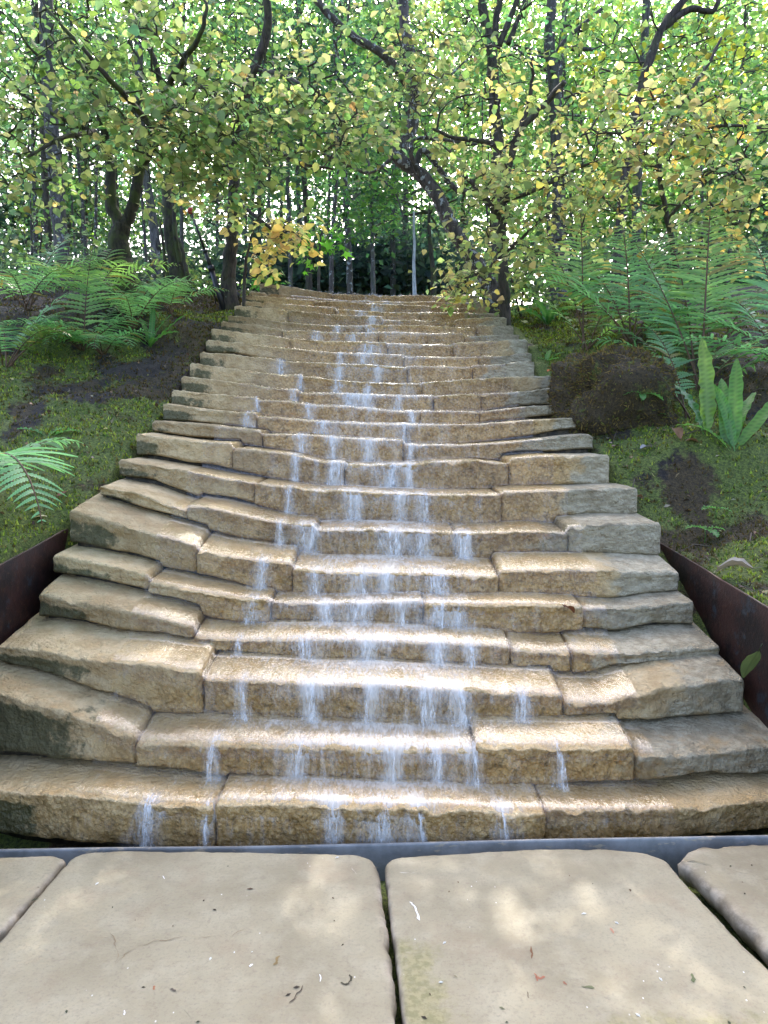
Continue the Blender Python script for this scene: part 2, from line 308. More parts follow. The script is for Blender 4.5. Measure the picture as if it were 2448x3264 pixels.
# ------------------------------------------------------------------ the steps, measured from the photograph
Yk = [None, 2.46, 2.66, 2.86, 3.10, 3.30, 3.48, 3.76, 4.07, 4.46, 4.79, 5.10, 5.40, 5.67, 5.92, 6.28, 6.50, 6.75, 7.10, 7.43, 7.80, 8.14, 8.47, 8.90, 9.40, 9.9]
P = {
1: ([(-160, 2505), (0, 2513), (96, 2524), (295, 2535), (472, 2557), (680, 2570), (960, 2557), (1224, 2572), (1408, 2572), (1590, 2585), (1815, 2588), (2180, 2585), (2448, 2555), (2640, 2545)], [686, 1740]),
2: ([(-120, 2180), (0, 2211), (170, 2262), (310, 2310), (376, 2332), (425, 2350), (472, 2369), (627, 2373), (811, 2377), (1033, 2384), (1224, 2391), (1371, 2395), (1508, 2395), (1556, 2380), (1814, 2384), (2010, 2382), (2146, 2406), (2257, 2395), (2448, 2377), (2530, 2370)], [430, 1515, 2024]),
3: ([(-14, 2060), (116, 2067), (195, 2081), (325, 2106), (470, 2117), (579, 2135), (636, 2139), (650, 2170), (811, 2174), (996, 2185), (1224, 2190), (1408, 2200), (1593, 2211), (1785, 2218), (1829, 2240), (1932, 2244), (2028, 2218), (2146, 2192), (2294, 2170), (2384, 2166)], [642, 1800]),
4: ([(112, 1889), (253, 1918), (347, 1936), (412, 1951), (506, 1969), (604, 1998), (618, 2030), (723, 2041), (868, 2041), (1013, 2041), (1200, 2045), (1417, 2052), (1620, 2063), (1640, 2074), (1750, 2081), (1815, 2081), (1837, 2077), (1923, 2081), (2010, 2085), (2140, 2070), (2249, 2063), (2303, 2063)], [612, 1630, 1825]),
5: ([(155, 1770), (253, 1784), (362, 1806), (462, 1831), (478, 1853), (590, 1876), (796, 1911), (868, 1922), (1013, 1926), (1200, 1924), (1345, 1918), (1489, 1926), (1706, 1926), (1851, 1933), (1873, 1940), (1988, 1944), (2097, 1929), (2224, 1918)], [470, 860, 1350, 1862]),
6: ([(210, 1625), (289, 1643), (362, 1669), (470, 1698), (579, 1727), (614, 1738), (632, 1756), (723, 1774), (832, 1788), (920, 1795), (945, 1815), (1013, 1824), (1200, 1826), (1345, 1831), (1583, 1839), (1605, 1817), (1779, 1817), (1923, 1817), (2173, 1824)], [622, 930, 1592]),
7: ([(306, 1547), (367, 1560), (426, 1568), (506, 1598), (582, 1623), (600, 1611), (713, 1628), (834, 1655), (930, 1672), (1003, 1676), (1200, 1690), (1446, 1700), (1504, 1701), (1706, 1694), (1805, 1701), (1822, 1680), (1923, 1669), (2111, 1669)], [590, 1004, 1452, 1813]),
8: ([(371, 1464), (422, 1472), (511, 1486), (593, 1502), (713, 1524), (802, 1538), (818, 1541), (906, 1551), (1017, 1565), (1104, 1565), (1200, 1572), (1367, 1577), (1594, 1577), (1606, 1568), (1777, 1563), (1950, 1558), (2040, 1556)], [809, 1599]),
9: ([(428, 1380), (520, 1394), (665, 1411), (762, 1428), (834, 1437), (930, 1448), (1027, 1473), (1100, 1481), (1200, 1483), (1343, 1478), (1391, 1471), (1536, 1469), (1613, 1478), (1632, 1460), (1753, 1452), (1873, 1452), (1950, 1450)], [738, 1098, 1622]),
10: ([(482, 1341), (593, 1346), (713, 1360), (834, 1372), (955, 1384), (1075, 1394), (1200, 1402), (1285, 1413), (1488, 1418), (1632, 1408), (1753, 1396), (1825, 1387), (1897, 1382)], [835, 1285]),
11: ([(518, 1284), (641, 1302), (762, 1314), (820, 1327), (906, 1331), (1027, 1343), (1200, 1351), (1391, 1353), (1536, 1351), (1632, 1343), (1729, 1336), (1849, 1329)], [815, 1295]),
12: ([(545, 1243), (580, 1245), (670, 1254), (743, 1261), (815, 1266), (905, 1275), (996, 1290), (1086, 1293), (1180, 1302), (1258, 1310), (1313, 1311), (1403, 1310), (1526, 1311), (1541, 1311), (1602, 1304), (1674, 1295), (1803, 1289)], [818, 1340, 1531]),
13: ([(573, 1197), (670, 1207), (761, 1219), (851, 1234), (924, 1241), (996, 1252), (1086, 1254), (1180, 1258), (1277, 1261), (1385, 1264), (1475, 1257), (1530, 1257), (1541, 1255), (1638, 1250), (1769, 1234)], [948, 1384, 1535]),
14: ([(602, 1156), (688, 1167), (797, 1183), (887, 1194), (996, 1201), (1086, 1214), (1180, 1220), (1258, 1223), (1367, 1219), (1475, 1210), (1620, 1203), (1757, 1196)], [960, 1345]),
15: ([(634, 1120), (707, 1125), (779, 1134), (869, 1143), (942, 1152), (1050, 1158), (1180, 1163), (1222, 1167), (1295, 1172), (1385, 1167), (1494, 1169), (1584, 1163), (1656, 1152), (1706, 1149)], [895, 1298, 1508]),
16: ([(652, 1081), (725, 1087), (797, 1094), (851, 1104), (942, 1111), (1050, 1123), (1180, 1127), (1277, 1131), (1297, 1136), (1403, 1138), (1523, 1136), (1602, 1134), (1697, 1122)], [1288, 1528]),
17: ([(670, 1046), (700, 1049), (760, 1058), (821, 1065), (881, 1071), (922, 1080), (971, 1080), (1032, 1088), (1092, 1089), (1200, 1092), (1271, 1095), (1346, 1098), (1439, 1098), (1451, 1092), (1542, 1089), (1650, 1082), (1685, 1080)], [926, 1235, 1445]),
18: ([(701, 1022), (760, 1028), (821, 1037), (896, 1049), (971, 1053), (1047, 1059), (1122, 1061), (1204, 1059), (1255, 1058), (1358, 1062), (1367, 1064), (1421, 1061), (1478, 1061), (1485, 1071), (1557, 1068), (1658, 1062)], [900, 1206, 1362, 1482]),
19: ([(724, 1002), (790, 1010), (866, 1020), (941, 1029), (1001, 1034), (1077, 1038), (1200, 1036), (1271, 1038), (1361, 1038), (1436, 1043), (1512, 1044), (1523, 1038), (1602, 1035), (1640, 1037)], [1165, 1517]),
20: ([(745, 972), (821, 978), (881, 984), (914, 990), (941, 991), (1016, 999), (1092, 1005), (1152, 1007), (1213, 1009), (1222, 1019), (1274, 1023), (1316, 1020), (1391, 1025), (1447, 1029), (1454, 1017), (1542, 1013), (1616, 1010)], [917, 1218, 1450]),
21: ([(766, 958), (836, 963), (911, 969), (971, 973), (1047, 978), (1092, 987), (1152, 991), (1240, 996), (1331, 997), (1391, 996), (1451, 996), (1524, 999), (1598, 1000)], [1070, 1340]),
22: ([(775, 938), (836, 942), (881, 945), (941, 951), (1001, 954), (1077, 960), (1152, 967), (1240, 970), (1301, 973), (1376, 976), (1439, 982), (1447, 984), (1497, 984), (1542, 976), (1577, 975)], [1005, 1442]),
23: ([(793, 928), (845, 933), (881, 937), (971, 943), (1032, 951), (1122, 958), (1240, 961), (1301, 963), (1376, 960), (1412, 965), (1469, 962), (1512, 963), (1555, 966)], [850, 1180, 1470]),
24: ([(827, 905), (866, 906), (911, 912), (971, 922), (1032, 933), (1092, 938), (1160, 941), (1234, 944), (1346, 942), (1397, 945), (1436, 945), (1482, 939), (1527, 940)], [1060, 1400])}
FACE = [0, 120, 106, 78, 56, 64, 62, 64, 75, 62, 45, 48, 38, 38, 36, 42, 26, 29, 29, 22, 22, 20, 18, 12, 16]
LIFT = {2: (.045, .03), 3: (.02, .03), 4: (.035, .03), 5: (.03, .025), 6: (.03, .0), 7: (.03, .0), 8: (.035, .0), 9: (.035, .0),
        10: (.02, .035), 11: (.01, .035), 12: (0, .03), 13: (0, .025), 16: (.035, 0), 17: (0, .0)}
NS = 24
def bulge(k): return .16 if k <= 8 else .10
def yfront(k, x): return Yk[k] + bulge(k) * (x / 1.5) ** 2
ST_ = {}           # per step: list of stones (xs array, zs array)
for k, (pl, jo) in P.items():
    segs = []; lims = [-1e9] + jo + [1e9]
    for a, b in zip(lims[:-1], lims[1:]):
        pts = [p for p in pl if a < p[0] < b]
        u0 = pl[0][0] if a < -1e8 else a; u1 = pl[-1][0] if b > 1e8 else b
        pts = [(u0, pts[0][1])] * (pts[0][0] > u0) + pts + [(u1, pts[-1][1])] * (pts[-1][0] < u1)
        W = []
        for u, v in pts:
            p = at(u, v, Yk[k])
            for _ in range(3): p = at(u, v, yfront(k, p[0]))
            W.append(p)
        W = np.array(W); segs.append((W[:, 0], W[:, 2]))
    ST_[k] = segs
def ztop(k, x):
    if k < 1: return 0.0
    for xs, zs in ST_[k]:
        if x <= xs[-1]: return float(np.interp(x, xs, zs))
    return float(ST_[k][-1][1][-1])
SL = {}
for k in range(1, NS):
    zf = ztop(k + 1, 0) - FACE[k + 1] * Yk[k + 1] / F
    SL[k] = min(.20, max(.05, (zf - ztop(k, 0)) / (Yk[k + 1] - Yk[k])))
    if k >= 7: SL[k] = .10 if k == 7 else .06
SL[NS] = .03
def ztread(k, x, y):
    if k < 1: return -.10
    return ztop(k, x) + SL[k] * (y - yfront(k, x))

def stone_cols(k, x, d, h, T, nrm_seed):
    """(grey, moss, wet) of a stone vertex"""
    wob = .18 * n3(x * 3, k * 1.7, h * 6)
    gs = 1.05 + .16 * math.sin(k * 2.3 + 1); g = sst(gs - .14, gs + .14, x + wob + .1 * n3(x * 9, k, h * 20)) * (1 if k > 3 else .75)
    wet = sst(-1.12, -.62, x + wob) * (1 - sst(.98, 1.2, x + wob))
    if k <= 1: wet = max(wet, .8); g *= .3
    mo = .75 * sst(-1.15, -1.5, x + wob) * sst(-.01, -.06, h) + .35 * sst(1.1, 1.5, x + wob) * sst(0, -.05, h)
    mo += .30 * sst(.25, .7, n3(x * 2.1 + 5, k * 3.1, 2))
    if k <= 3: mo += .25 * sst(-.8, -1.3, x)
    return g, min(1, mo), wet
STREAMS = [(17, 1180, 30), (18, 1122, 14), (16, 1086, 12), (15, 895, 16), (14, 960, 12), (13, 936, 14), (12, 819, 12), (11, 793, 18), (11, 1028, 32),
 (13, 1130, 44), (14, 1173, 12), (12, 989, 24), (12, 1309, 9), (13, 1172, 20), (13, 1269, 8), (15, 1202, 12), (10, 1179, 18), (9, 1246, 30), (9, 1302, 12),
 (8, 1275, 18), (8, 1350, 18), (9, 1070, 28), (9, 942, 10), (10, 1060, 16), (8, 1128, 26), (8, 923, 10), (7, 998, 14), (7, 1254, 34), (7, 1352, 20), (7, 1493, 9),
 (7, 1472, 18), (6, 1392, 44), (5, 1412, 44), (5, 1276, 10), (4, 1397, 26), (4, 1504, 14), (5, 1471, 16), (6, 1232, 20), (6, 828, 20), (5, 803, 24), (7, 890, 9),
 (7, 962, 18), (5, 1034, 22), (5, 1157, 32), (6, 1150, 13), (4, 962, 34), (4, 1172, 20), (4, 748, 9), (3, 1180, 16), (3, 981, 26), (1, 1055, 26), (1, 1215, 32),
 (1, 435, 40), (2, 664, 16), (2, 950, 18), (3, 1364, 32), (2, 1519, 20), (3, 1674, 22), (2, 1394, 22), (2, 1796, 12), (3, 1467, 30), (1, 1340, 16), (1, 1610, 20),
 (2, 1250, 16), (1, 640, 12), (10, 1310, 10), (11, 1290, 12), (14, 1075, 14), (16, 1160, 14), (20, 1190, 12), (19, 1075, 12), (21, 1150, 18), (22, 1200, 20), (23, 1230, 16),
 (18, 1010, 16), (10, 960, 14), (15, 1080, 14), (19, 1180, 12), (6, 1000, 14), (3, 760, 14)]

casc = empty('stone_cascade', (0, 2.4, 0), 'long flight of sagging tan stone steps with water running down over them', 'staircase')
for k in range(1, NS + 1):
    # mortar bed of the step (recessed, seen in the dark gaps)
    bedm = MB(); xs = np.linspace(ST_[k][0][0][0] + .03, ST_[k][-1][0][-1] - .03, 60)
    V = []
    for x in xs:
        yf = yfront(k, x) + .07; low = ztread(k - 1, x, yf) - .06; hi = ztop(k, x) - .045
        yb = yf + .55
        V += [(x, yf, low), (x, yf, hi), (x, yb, hi + .02), (x, yb, low)]
    fs = []
    for i in range(len(xs) - 1):
        for j in range(4):
            q = (j + 1) % 4
            fs.append((i * 4 + j, i * 4 + q, i * 4 + 4 + q, i * 4 + 4 + j))
    fs += [(3, 2, 1, 0), tuple(len(V) - 4 + j for j in range(4))]
    bedm.add(V, fs)
    step = bedm.build('step', M['bed'], casc)
    step_off = np.array(casc.location)
    for si, (sx, sz) in enumerate(ST_[k]):
        x0, x1 = sx[0] + .003, sx[-1] - .003
        nx = max(8, int((x1 - x0) / (.0042 * Yk[k])))
        X = np.linspace(x0, x1, nx)
        rr = .009 + .007 * random.random(); D = (Yk[k + 1] - Yk[k]) + .16; rend = .012 + .012 * random.random()
        ztilt = random.uniform(-.006, .006); yj = random.uniform(-.02, .02); tone = random.random()
        zz = np.interp(X, sx, sz)
        ker = np.ones(5) / 5
        if nx > 12: zz = np.convolve(np.pad(zz, 2, 'edge'), ker, 'valid')
        mb = MB(); V = []; C = []; prof_n = None
        lf, rt = LIFT.get(k, (0, 0))
        nf = 8 if k < 12 else 5
        for i, x in enumerate(X):
            yf = yfront(k, x) + yj
            foot = ztread(k - 1, x, yf)
            gap = (lf * sst(-.35, -1.1, x) if x < 0 else rt * sst(.5, 1.1, x)) - .012 * (1 - sst(.3, .9, abs(x)))
            gap *= (.7 + .6 * n3(x * 4, k * 7.3))
            T = max(.05, min(.26, zz[i] - foot - gap))
            e = min(x - x0, x1 - x); q = max(0, 1 - e / rend); er = rend * (1 - math.sqrt(max(0, 1 - q * q)))
            pr = [(D, SL[k] * D), (D * .75, SL[k] * D * .75), (D * .55, SL[k] * D * .55), (D * .38, SL[k] * D * .38), (D * .25, SL[k] * D * .25), (D * .14, SL[k] * D * .14 - .001), (rr * 1.3, SL[k] * rr - .002), (rr * .6, -.12 * rr), (rr * .2, -.45 * rr), (0, -rr)]
            pr += [(0.006 * math.sin(math.pi * j / nf), -rr - (T - rr) * j / nf) for j in range(1, nf)]
            pr += [(.008, -T + .006), (.02, -T), (D * .6, -T)]
            prof_n = len(pr)
            for dd, h in pr:
                hh = h; d2 = dd
                if dd < D * .3 or h < -.001: d2 = dd + er
                if hh > -T + .01: hh -= er * .6
                p = np.array((x, yf + d2, zz[i] + hh))
                amp = 1.0 if h < -.01 else .55
                a1 = n3(p[0] * 7, p[1] * 7, p[2] * 7 + k) ; a2 = n3(p[0] * 24 + 9, p[1] * 24, p[2] * 24); a3 = n3(p[0] * 60, p[1] * 60 + 3, p[2] * 60)
                lay = n3(p[0] * 4, p[2] * 75 + k, si * 3.1); dryw = sst(.5, 1.1, abs(p[0] + .05))
                chipn = max(0, n3(p[0] * 11 + k, p[2] * 18, si + 2.0) - .18)
                disp = amp * (.010 * a1 + .010 * a2 + (.009 - .004 * dryw) * a3 + .007 * dryw * lay) - .03 * chipn * (h < -.01) * (.4 + .6 * dryw)
                if h < -.008 and dd < .05: p[1] -= disp
                elif dd < D * .99: p[2] += disp * .7
                if -.02 < h < .004 and dd < .06: p[2] += .007 * a2 + .004 * a3 - .035 * max(0, n3(p[0] * 8 + 3, k * 5.0, si) - .25)
                V.append(p)
                C.append((*stone_cols(k, p[0], dd, h, T, k), tone))
        fs = []; n = prof_n
        for i in range(nx - 1):
            for j in range(n - 1):
                fs.append((i * n + j, (i + 1) * n + j, (i + 1) * n + j + 1, i * n + j + 1))
        fs.append(tuple(range(n))); fs.append(tuple((nx - 1) * n + j for j in range(n))[::-1])
        mb.add(V, fs, C)
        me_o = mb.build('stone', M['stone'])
        # child of the step, same origin as the staircase
        me_o.data.transform(__import__('mathutils').Matrix.Translation(-Vector(casc.location)))
        me_o.parent = step

# ------------------------------------------------------------------ terrain
LE = [(Yk[k] + bulge(k), ST_[k][0][1][0], ST_[k][0][0][0]) for k in range(1, NS + 1)]
RE = [(Yk[k] + bulge(k), ST_[k][-1][1][-1], ST_[k][-1][0][-1]) for k in range(1, NS + 1)]
bl = [(-5, -.1), (1.4, -.1), (2.2, .80), (2.87, .84), (3.2, .87), (3.78, .95), (3.95, 1.05)] + [(y + .12, z - .07) for y, z, _ in LE[7:]] + [(12, 3.72), (16, 3.75), (40, 3.4), (120, 2.5)]
br = [(-5, -.1), (1.4, -.1), (2.2, .60), (3.0, .66), (4.15, .83), (4.4, .98)] + [(y + .12, z - .07) for y, z, _ in RE[8:]] + [(12, 3.62), (16, 3.7), (40, 3.4), (120, 2.5)]
ce = [(-5, -.12), (2.3, -.12)] + [(Yk[k] + .1, ztop(k, 0) - .3) for k in range(1, NS + 1)] + [(9.9, 3.3), (11, 3.5), (16, 3.6), (40, 3.3), (120, 2.5)]
EL = [(2.3, 1.78), (3.6, 1.74), (3.95, 1.64)] + [(y, -x - .01) for y, z, x in LE[8:]]
ER = [(2.3, 1.66), (4.2, 1.63), (4.45, 1.5)] + [(y, x - .01) for y, z, x in RE[9:]]
ip = lambda tab, y: float(np.interp(y, [a for a, *_ in tab], [b for _, b, *_ in tab]))
def bumpy(x, y):
    a = .10 * n3(x * .9 + 3, y * .9, 1) + .05 * n3(x * 2.6, y * 2.6, 4) + .025 * n3(x * 7, y * 7, 7)
    return a
MOUND = [(-2.2, 3.6, .20, .34, .4), (2.25, 4.75, .22, .5, .38), (-2.3, 5.2, .10, .6, .5), (2.5, 6.6, .25, .7, .6), (-2.6, 7.2, .2, .7, .6), (3.3, 5.6, .25, .6, .6)]
def gz(x, y):
    a = abs(x); side = bl if x < 0 else br; ed = ip(EL if x < 0 else ER, y)
    b = ip(side, y)
    hb = b + (bumpy(x, y) + .08 * (min(a, 6) - 1.6)) * sst(ed - .05, ed + .45, a) * sst(1.0, 2.5, y)
    if 1.5 < y < 12:
        for mx, my, hgt, r1, r2 in MOUND:
            q = ((x - mx) / r1) ** 2 + ((y - my) / r2) ** 2
            if q < 4: hb += hgt * math.exp(-q * 1.6) * sst(ed, ed + .25, a)
    c = ip(ce, y)
    if y > 9.6: c = c + (hb - c) * sst(9.6, 11, y)
    t = sst(ed - .015, ed + .045, a)
    return c * (1 - t) + hb * t
def moss_mask(x, y):
    g = .42 + 1.1 * n3(x * .8 + 11, y * .8, 3) + .9 * n3(x * 3, y * 3, 8)
    br_ = .55 + .8 * n3(x * 1.1 - 4, y * 1.1, 13) + .4 * n3(x * 4, y * 4, 2)
    a = abs(x)
    g += (.45 * sst(3.6, 1.8, a) - .5 * sst(3.0, 3.9, a) - .5 * sst(6.6, 7.4, y)) if x < 0 else (.25 * sst(3.2, 1.6, a) - .55 * sst(2.4, 3.2, a))
    if x < 0 and y < 4.3: g -= .15
    br_ += .05 * (x > 0) - .35 * sst(2.6, 3.6, a); g += (.12 + .35 * sst(5.2, 4.4, y)) * (x > 0)
    return min(1, max(0, g)), min(1, max(0, br_))
gx = sorted(set(np.round(np.concatenate([np.linspace(-120, -8, 16), np.linspace(-8, -3.6, 24), np.arange(-3.6, -1.2, .03), np.linspace(-1.2, 1.2, 12), np.arange(1.2, 3.8, .03), np.linspace(3.8, 8, 24), np.linspace(8, 120, 16)]), 3)))
gy = sorted(set(np.round(np.concatenate([np.linspace(-40, 1.2, 10), np.arange(1.4, 10.2, .045), np.linspace(10.2, 20, 30), np.linspace(21, 150, 20)]), 3)))
V = []; C = []
for y in gy:
    for x in gx:
        V.append((x, y, gz(x, y))); g, b = moss_mask(x, y); C.append((g, b, 0, 1))
nxg = len(gx)
mb = MB(); mb.add(V, [(j * nxg + i, j * nxg + i + 1, (j + 1) * nxg + i + 1, (j + 1) * nxg + i) for j in range(len(gy) - 1) for i in range(nxg - 1)], C)
tag(mb.build('ground', M['ground']), kind='structure')

# moss blades on the banks: nobody could count them
def moss_blades():
    mb = MB(); n = 70000
    X = np.concatenate([RNG.uniform(-4.2, -1.5, n // 2), RNG.uniform(1.5, 4.2, n // 2)])
    Yv = 2.7 + 6.8 * RNG.random(n) ** 1.25
    vs = []; cs = []; kept = 0
    for x, y in zip(X, Yv):
        if abs(x) > .55 * y + .25: continue
        ed = ip(EL if x < 0 else ER, y)
        if abs(x) < ed + .02: continue
        g, b = moss_mask(x, y); m = max(g, b * .8)
        if random.random() > m * 1.1: continue
        z = gz(x, y); r = random.random()
        isg = random.random() < sst(.35, .75, g + .15 * (random.random() - .5))
        base = np.array(random.choice(((.25, .33, .04), (.32, .35, .055), (.09, .15, .03), (.17, .14, .045)))) if isg else np.array(random.choice(((.13, .085, .03), (.10, .08, .025), (.10, .11, .025))))
        base = base * (.45 + 1.1 * r)
        for _ in range(2):
            a = random.uniform(0, 6.28); h = random.uniform(.006, .016) * (1 + .1 * y); wd = .0042 * (.6 + .2 * y); ln = random.uniform(-1.5, 1.5)
            dx, dy = math.cos(a) * wd, math.sin(a) * wd; ox, oy = random.uniform(-.012, .012), random.uniform(-.012, .012)
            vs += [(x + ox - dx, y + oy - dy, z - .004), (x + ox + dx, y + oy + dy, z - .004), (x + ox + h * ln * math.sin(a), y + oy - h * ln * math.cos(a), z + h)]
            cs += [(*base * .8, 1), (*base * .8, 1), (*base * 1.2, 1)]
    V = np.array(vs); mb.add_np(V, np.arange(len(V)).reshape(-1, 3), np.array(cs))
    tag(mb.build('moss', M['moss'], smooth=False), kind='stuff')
moss_blades()

# ------------------------------------------------------------------ running water
def build_water():
    mb = MB(); xs = np.arange(-1.15, 1.08, .022); rows = []; cols = []
    strx = {}
    for k, u, wd in STREAMS: strx.setdefault(k, []).append(((u - CU) * Yk[k] / F, wd * Yk[k] / F))
    for k in range(NS, 0, -1):
        for (t, kind) in ((.78, 't'), (.5, 't'), (.25, 't'), (.08, 'n'), (0, 'f0'), (-1, 'f1'), (-2, 'f2'), (-3, 'f3')):
            r = []; c = []
            for x in xs:
                yf = yfront(k, x); D = (Yk[k + 1] - Yk[k]); rip = .004 * n3(x * 14, k * 3 + t * 4, 2) + .003 * n3(x * 40, t * 9 + k, 5)
                flow = sum(math.exp(-((x - a) / (.02 + .6 * b)) ** 2) for a, b in strx.get(k, []))
                cen = math.exp(-((x + .02) / .55) ** 2)
                if kind == 't': p = (x, yf + D * t, ztread(k, x, yf + D * t) + .010 + rip); f = .58 * cen + .3 * flow * (t < .4) + (.3 * cen if t > .7 else 0)
                elif kind == 'n': p = (x, yf + .022, ztop(k, x) + .007 + rip); f = .78 * cen + .4 * flow
                elif kind == 'f0': p = (x, yf - .006, ztop(k, x) - .008 + rip); f = .55 * cen + .5 * flow
                else:
                    foot = ztread(k - 1, x, yf) + .006; q = -t / 3.0; zt = ztop(k, x)
                    p = (x, yf - .014 - .008 * q + rip, zt - .02 - (zt - .02 - foot) * q); f = .26 * cen + .5 * flow
                r.append(p); c.append((min(1.1, f), 0, 0, 1))
            rows.append(r); cols.append(c)
    V = np.array(rows).reshape(-1, 3); C = np.array(cols).reshape(-1, 4); n = len(xs)
    mb.add(V, [(j * n + i, j * n + i + 1, (j + 1) * n + i + 1, (j + 1) * n + i) for j in range(len(rows) - 1) for i in range(n - 1)], C)
    mb.slot = 1
    def ribbon(k, x, wd, strong, reach, start=.05, drift=0.0):
        yf = yfront(k, x); zt = ztop(k, x); foot = ztread(k - 1, x, yf - reach) - .002
        pts = [(x, yf + start, ztread(k, x, yf + start) + .012), (x, yf + .012, zt + .010), (x, yf - .012, zt - .004)]
        n = 5
        for i in range(1, n + 1):
            q = i / n
            pts.append((x + drift * q, yf - .014 - reach * q, zt - .006 - (zt - .006 - foot) * (q ** 1.5)))
        L = []; cc = []; K = 5
        for i, p in enumerate(pts):
            ww = wd * (.5 if i == 0 else .8 if i < 3 else 1.0 + .15 * i * random.random()) * .5
            if i == len(pts) - 1: ww *= random.uniform(.7, 1.6)
            jx = random.uniform(-.15, .15) * wd
            s = strong * (.15 if i == 0 else .7 if i == 1 else 1 if i < len(pts) - 1 else .55)
            for j in range(K):
                q = j / (K - 1) * 2 - 1
                L.append((p[0] + q * ww + jx, p[1] - (1 - q * q) * min(ww, .012) * .5, p[2] + .001 * (1 - q * q)))
                cc.append((s * (1 - q * q) ** .7 * (1 if i % 2 else .85), 0, 0, 1))
        mb.add(L, [(i * K + j, i * K + j + 1, (i + 1) * K + j + 1, (i + 1) * K + j) for i in range(len(pts) - 1) for j in range(K - 1)], cc)
    def splash(k, x, wd):
        # low broken crown of foam where the fall lands
        y0 = yfront(k, x) - .025
        for _ in range(7 + int(wd * 120)):
            a = random.uniform(0, 6.28); rr_ = random.random() ** .6 * (wd * .6 + .02); xx = x + math.cos(a) * rr_; yy = y0 + math.sin(a) * rr_ * .4 - .01
            zb = ztread(k - 1, xx, min(yy, yfront(k, xx) - .005)) + .003; h = random.uniform(.004, .022) * (.6 + .06 * Yk[k]); w2 = random.uniform(.003, .010) * (.6 + .08 * Yk[k]); lx = random.uniform(-.8, .8) * h
            mb.add([(xx - w2, yy, zb), (xx + w2, yy, zb), (xx + lx, yy - .004, zb + h), (xx, yy - w2, zb + h * .4), (xx, yy + w2, zb + h * .4)], [(0, 3, 2), (3, 1, 2), (1, 4, 2), (4, 0, 2)], (random.uniform(.5, 1.1), 0, 0, 1))
    def drops(k, x, wd, n):
        for _ in range(n):
            yf = yfront(k, x) - random.uniform(.01, .06); xx = x + random.uniform(-1, 1) * (wd + .02)
            zb = ztread(k - 1, x, yf); zz_ = zb + abs(random.gauss(0, .02)) + .004
            r = random.uniform(.0012, .0035) * (.5 + Yk[k] * .14)
            mb.add([(xx - r, yf, zz_), (xx, yf - r, zz_), (xx + r, yf, zz_), (xx, yf, zz_ + r * 2.2)], [(0, 1, 3), (1, 2, 3), (2, 0, 3), (0, 2, 1)], (1, 0, 0, 1))
    for k, u, wd in STREAMS:
        x = (u - CU) * Yk[k] / F; wm = wd * Yk[k] / F; dr = random.uniform(-.02, .02)
        ribbon(k, x, wm * random.uniform(1.5, 4.0), random.uniform(.3, .55), random.uniform(.01, .03), .09, dr); ribbon(k, x + random.uniform(-.5, .5) * wm, wm * random.uniform(.4, .9), random.uniform(.6, 1.0), random.uniform(.012, .04), .07, dr)
        for _ in range(max(2, int(wd / 7))):
            ribbon(k, x + random.uniform(-.5, .5) * wm, random.uniform(.005, .014) * (.6 + .12 * Yk[k]), random.uniform(.7, 1.2), random.uniform(.008, .04), random.uniform(.02, .1), dr + random.uniform(-.012, .012))
        drops(k, x, wm * .7, 14 + int(wd / 2)); splash(k, x, wm)
    for k in range(1, NS + 1):                  # faint threads all along the wet middle
        for _ in range(8 if k < 12 else 5):
            x = random.gauss(.0, .30)
            if abs(x) > .95: continue
            ribbon(k, x, random.uniform(.008, .06) * (.5 + .15 * Yk[k]), random.uniform(.08, .42), random.uniform(.003, .02), random.uniform(.01, .07), random.uniform(-.006, .006))
    # broken ripples where the water comes over the top lip
    for _ in range(260):
        x = random.uniform(-1.0, .9); y = yfront(24, x) + random.uniform(.0, .55); z = ztop(24, x) + .012 + random.uniform(0, .03) * (y - 9.3)
        h = random.uniform(.006, .03); ww = random.uniform(.01, .04)
        mb.add([(x - ww, y, z), (x, y - .012, z + h), (x + ww, y, z), (x, y + .015, z)], [(0, 2, 1), (0, 1, 3), (1, 2, 3)], (random.uniform(.5, 1.2), 0, 0, 1))
    tag(mb.build('water', [M['film'], M['strand']]), kind='structure')
build_water()

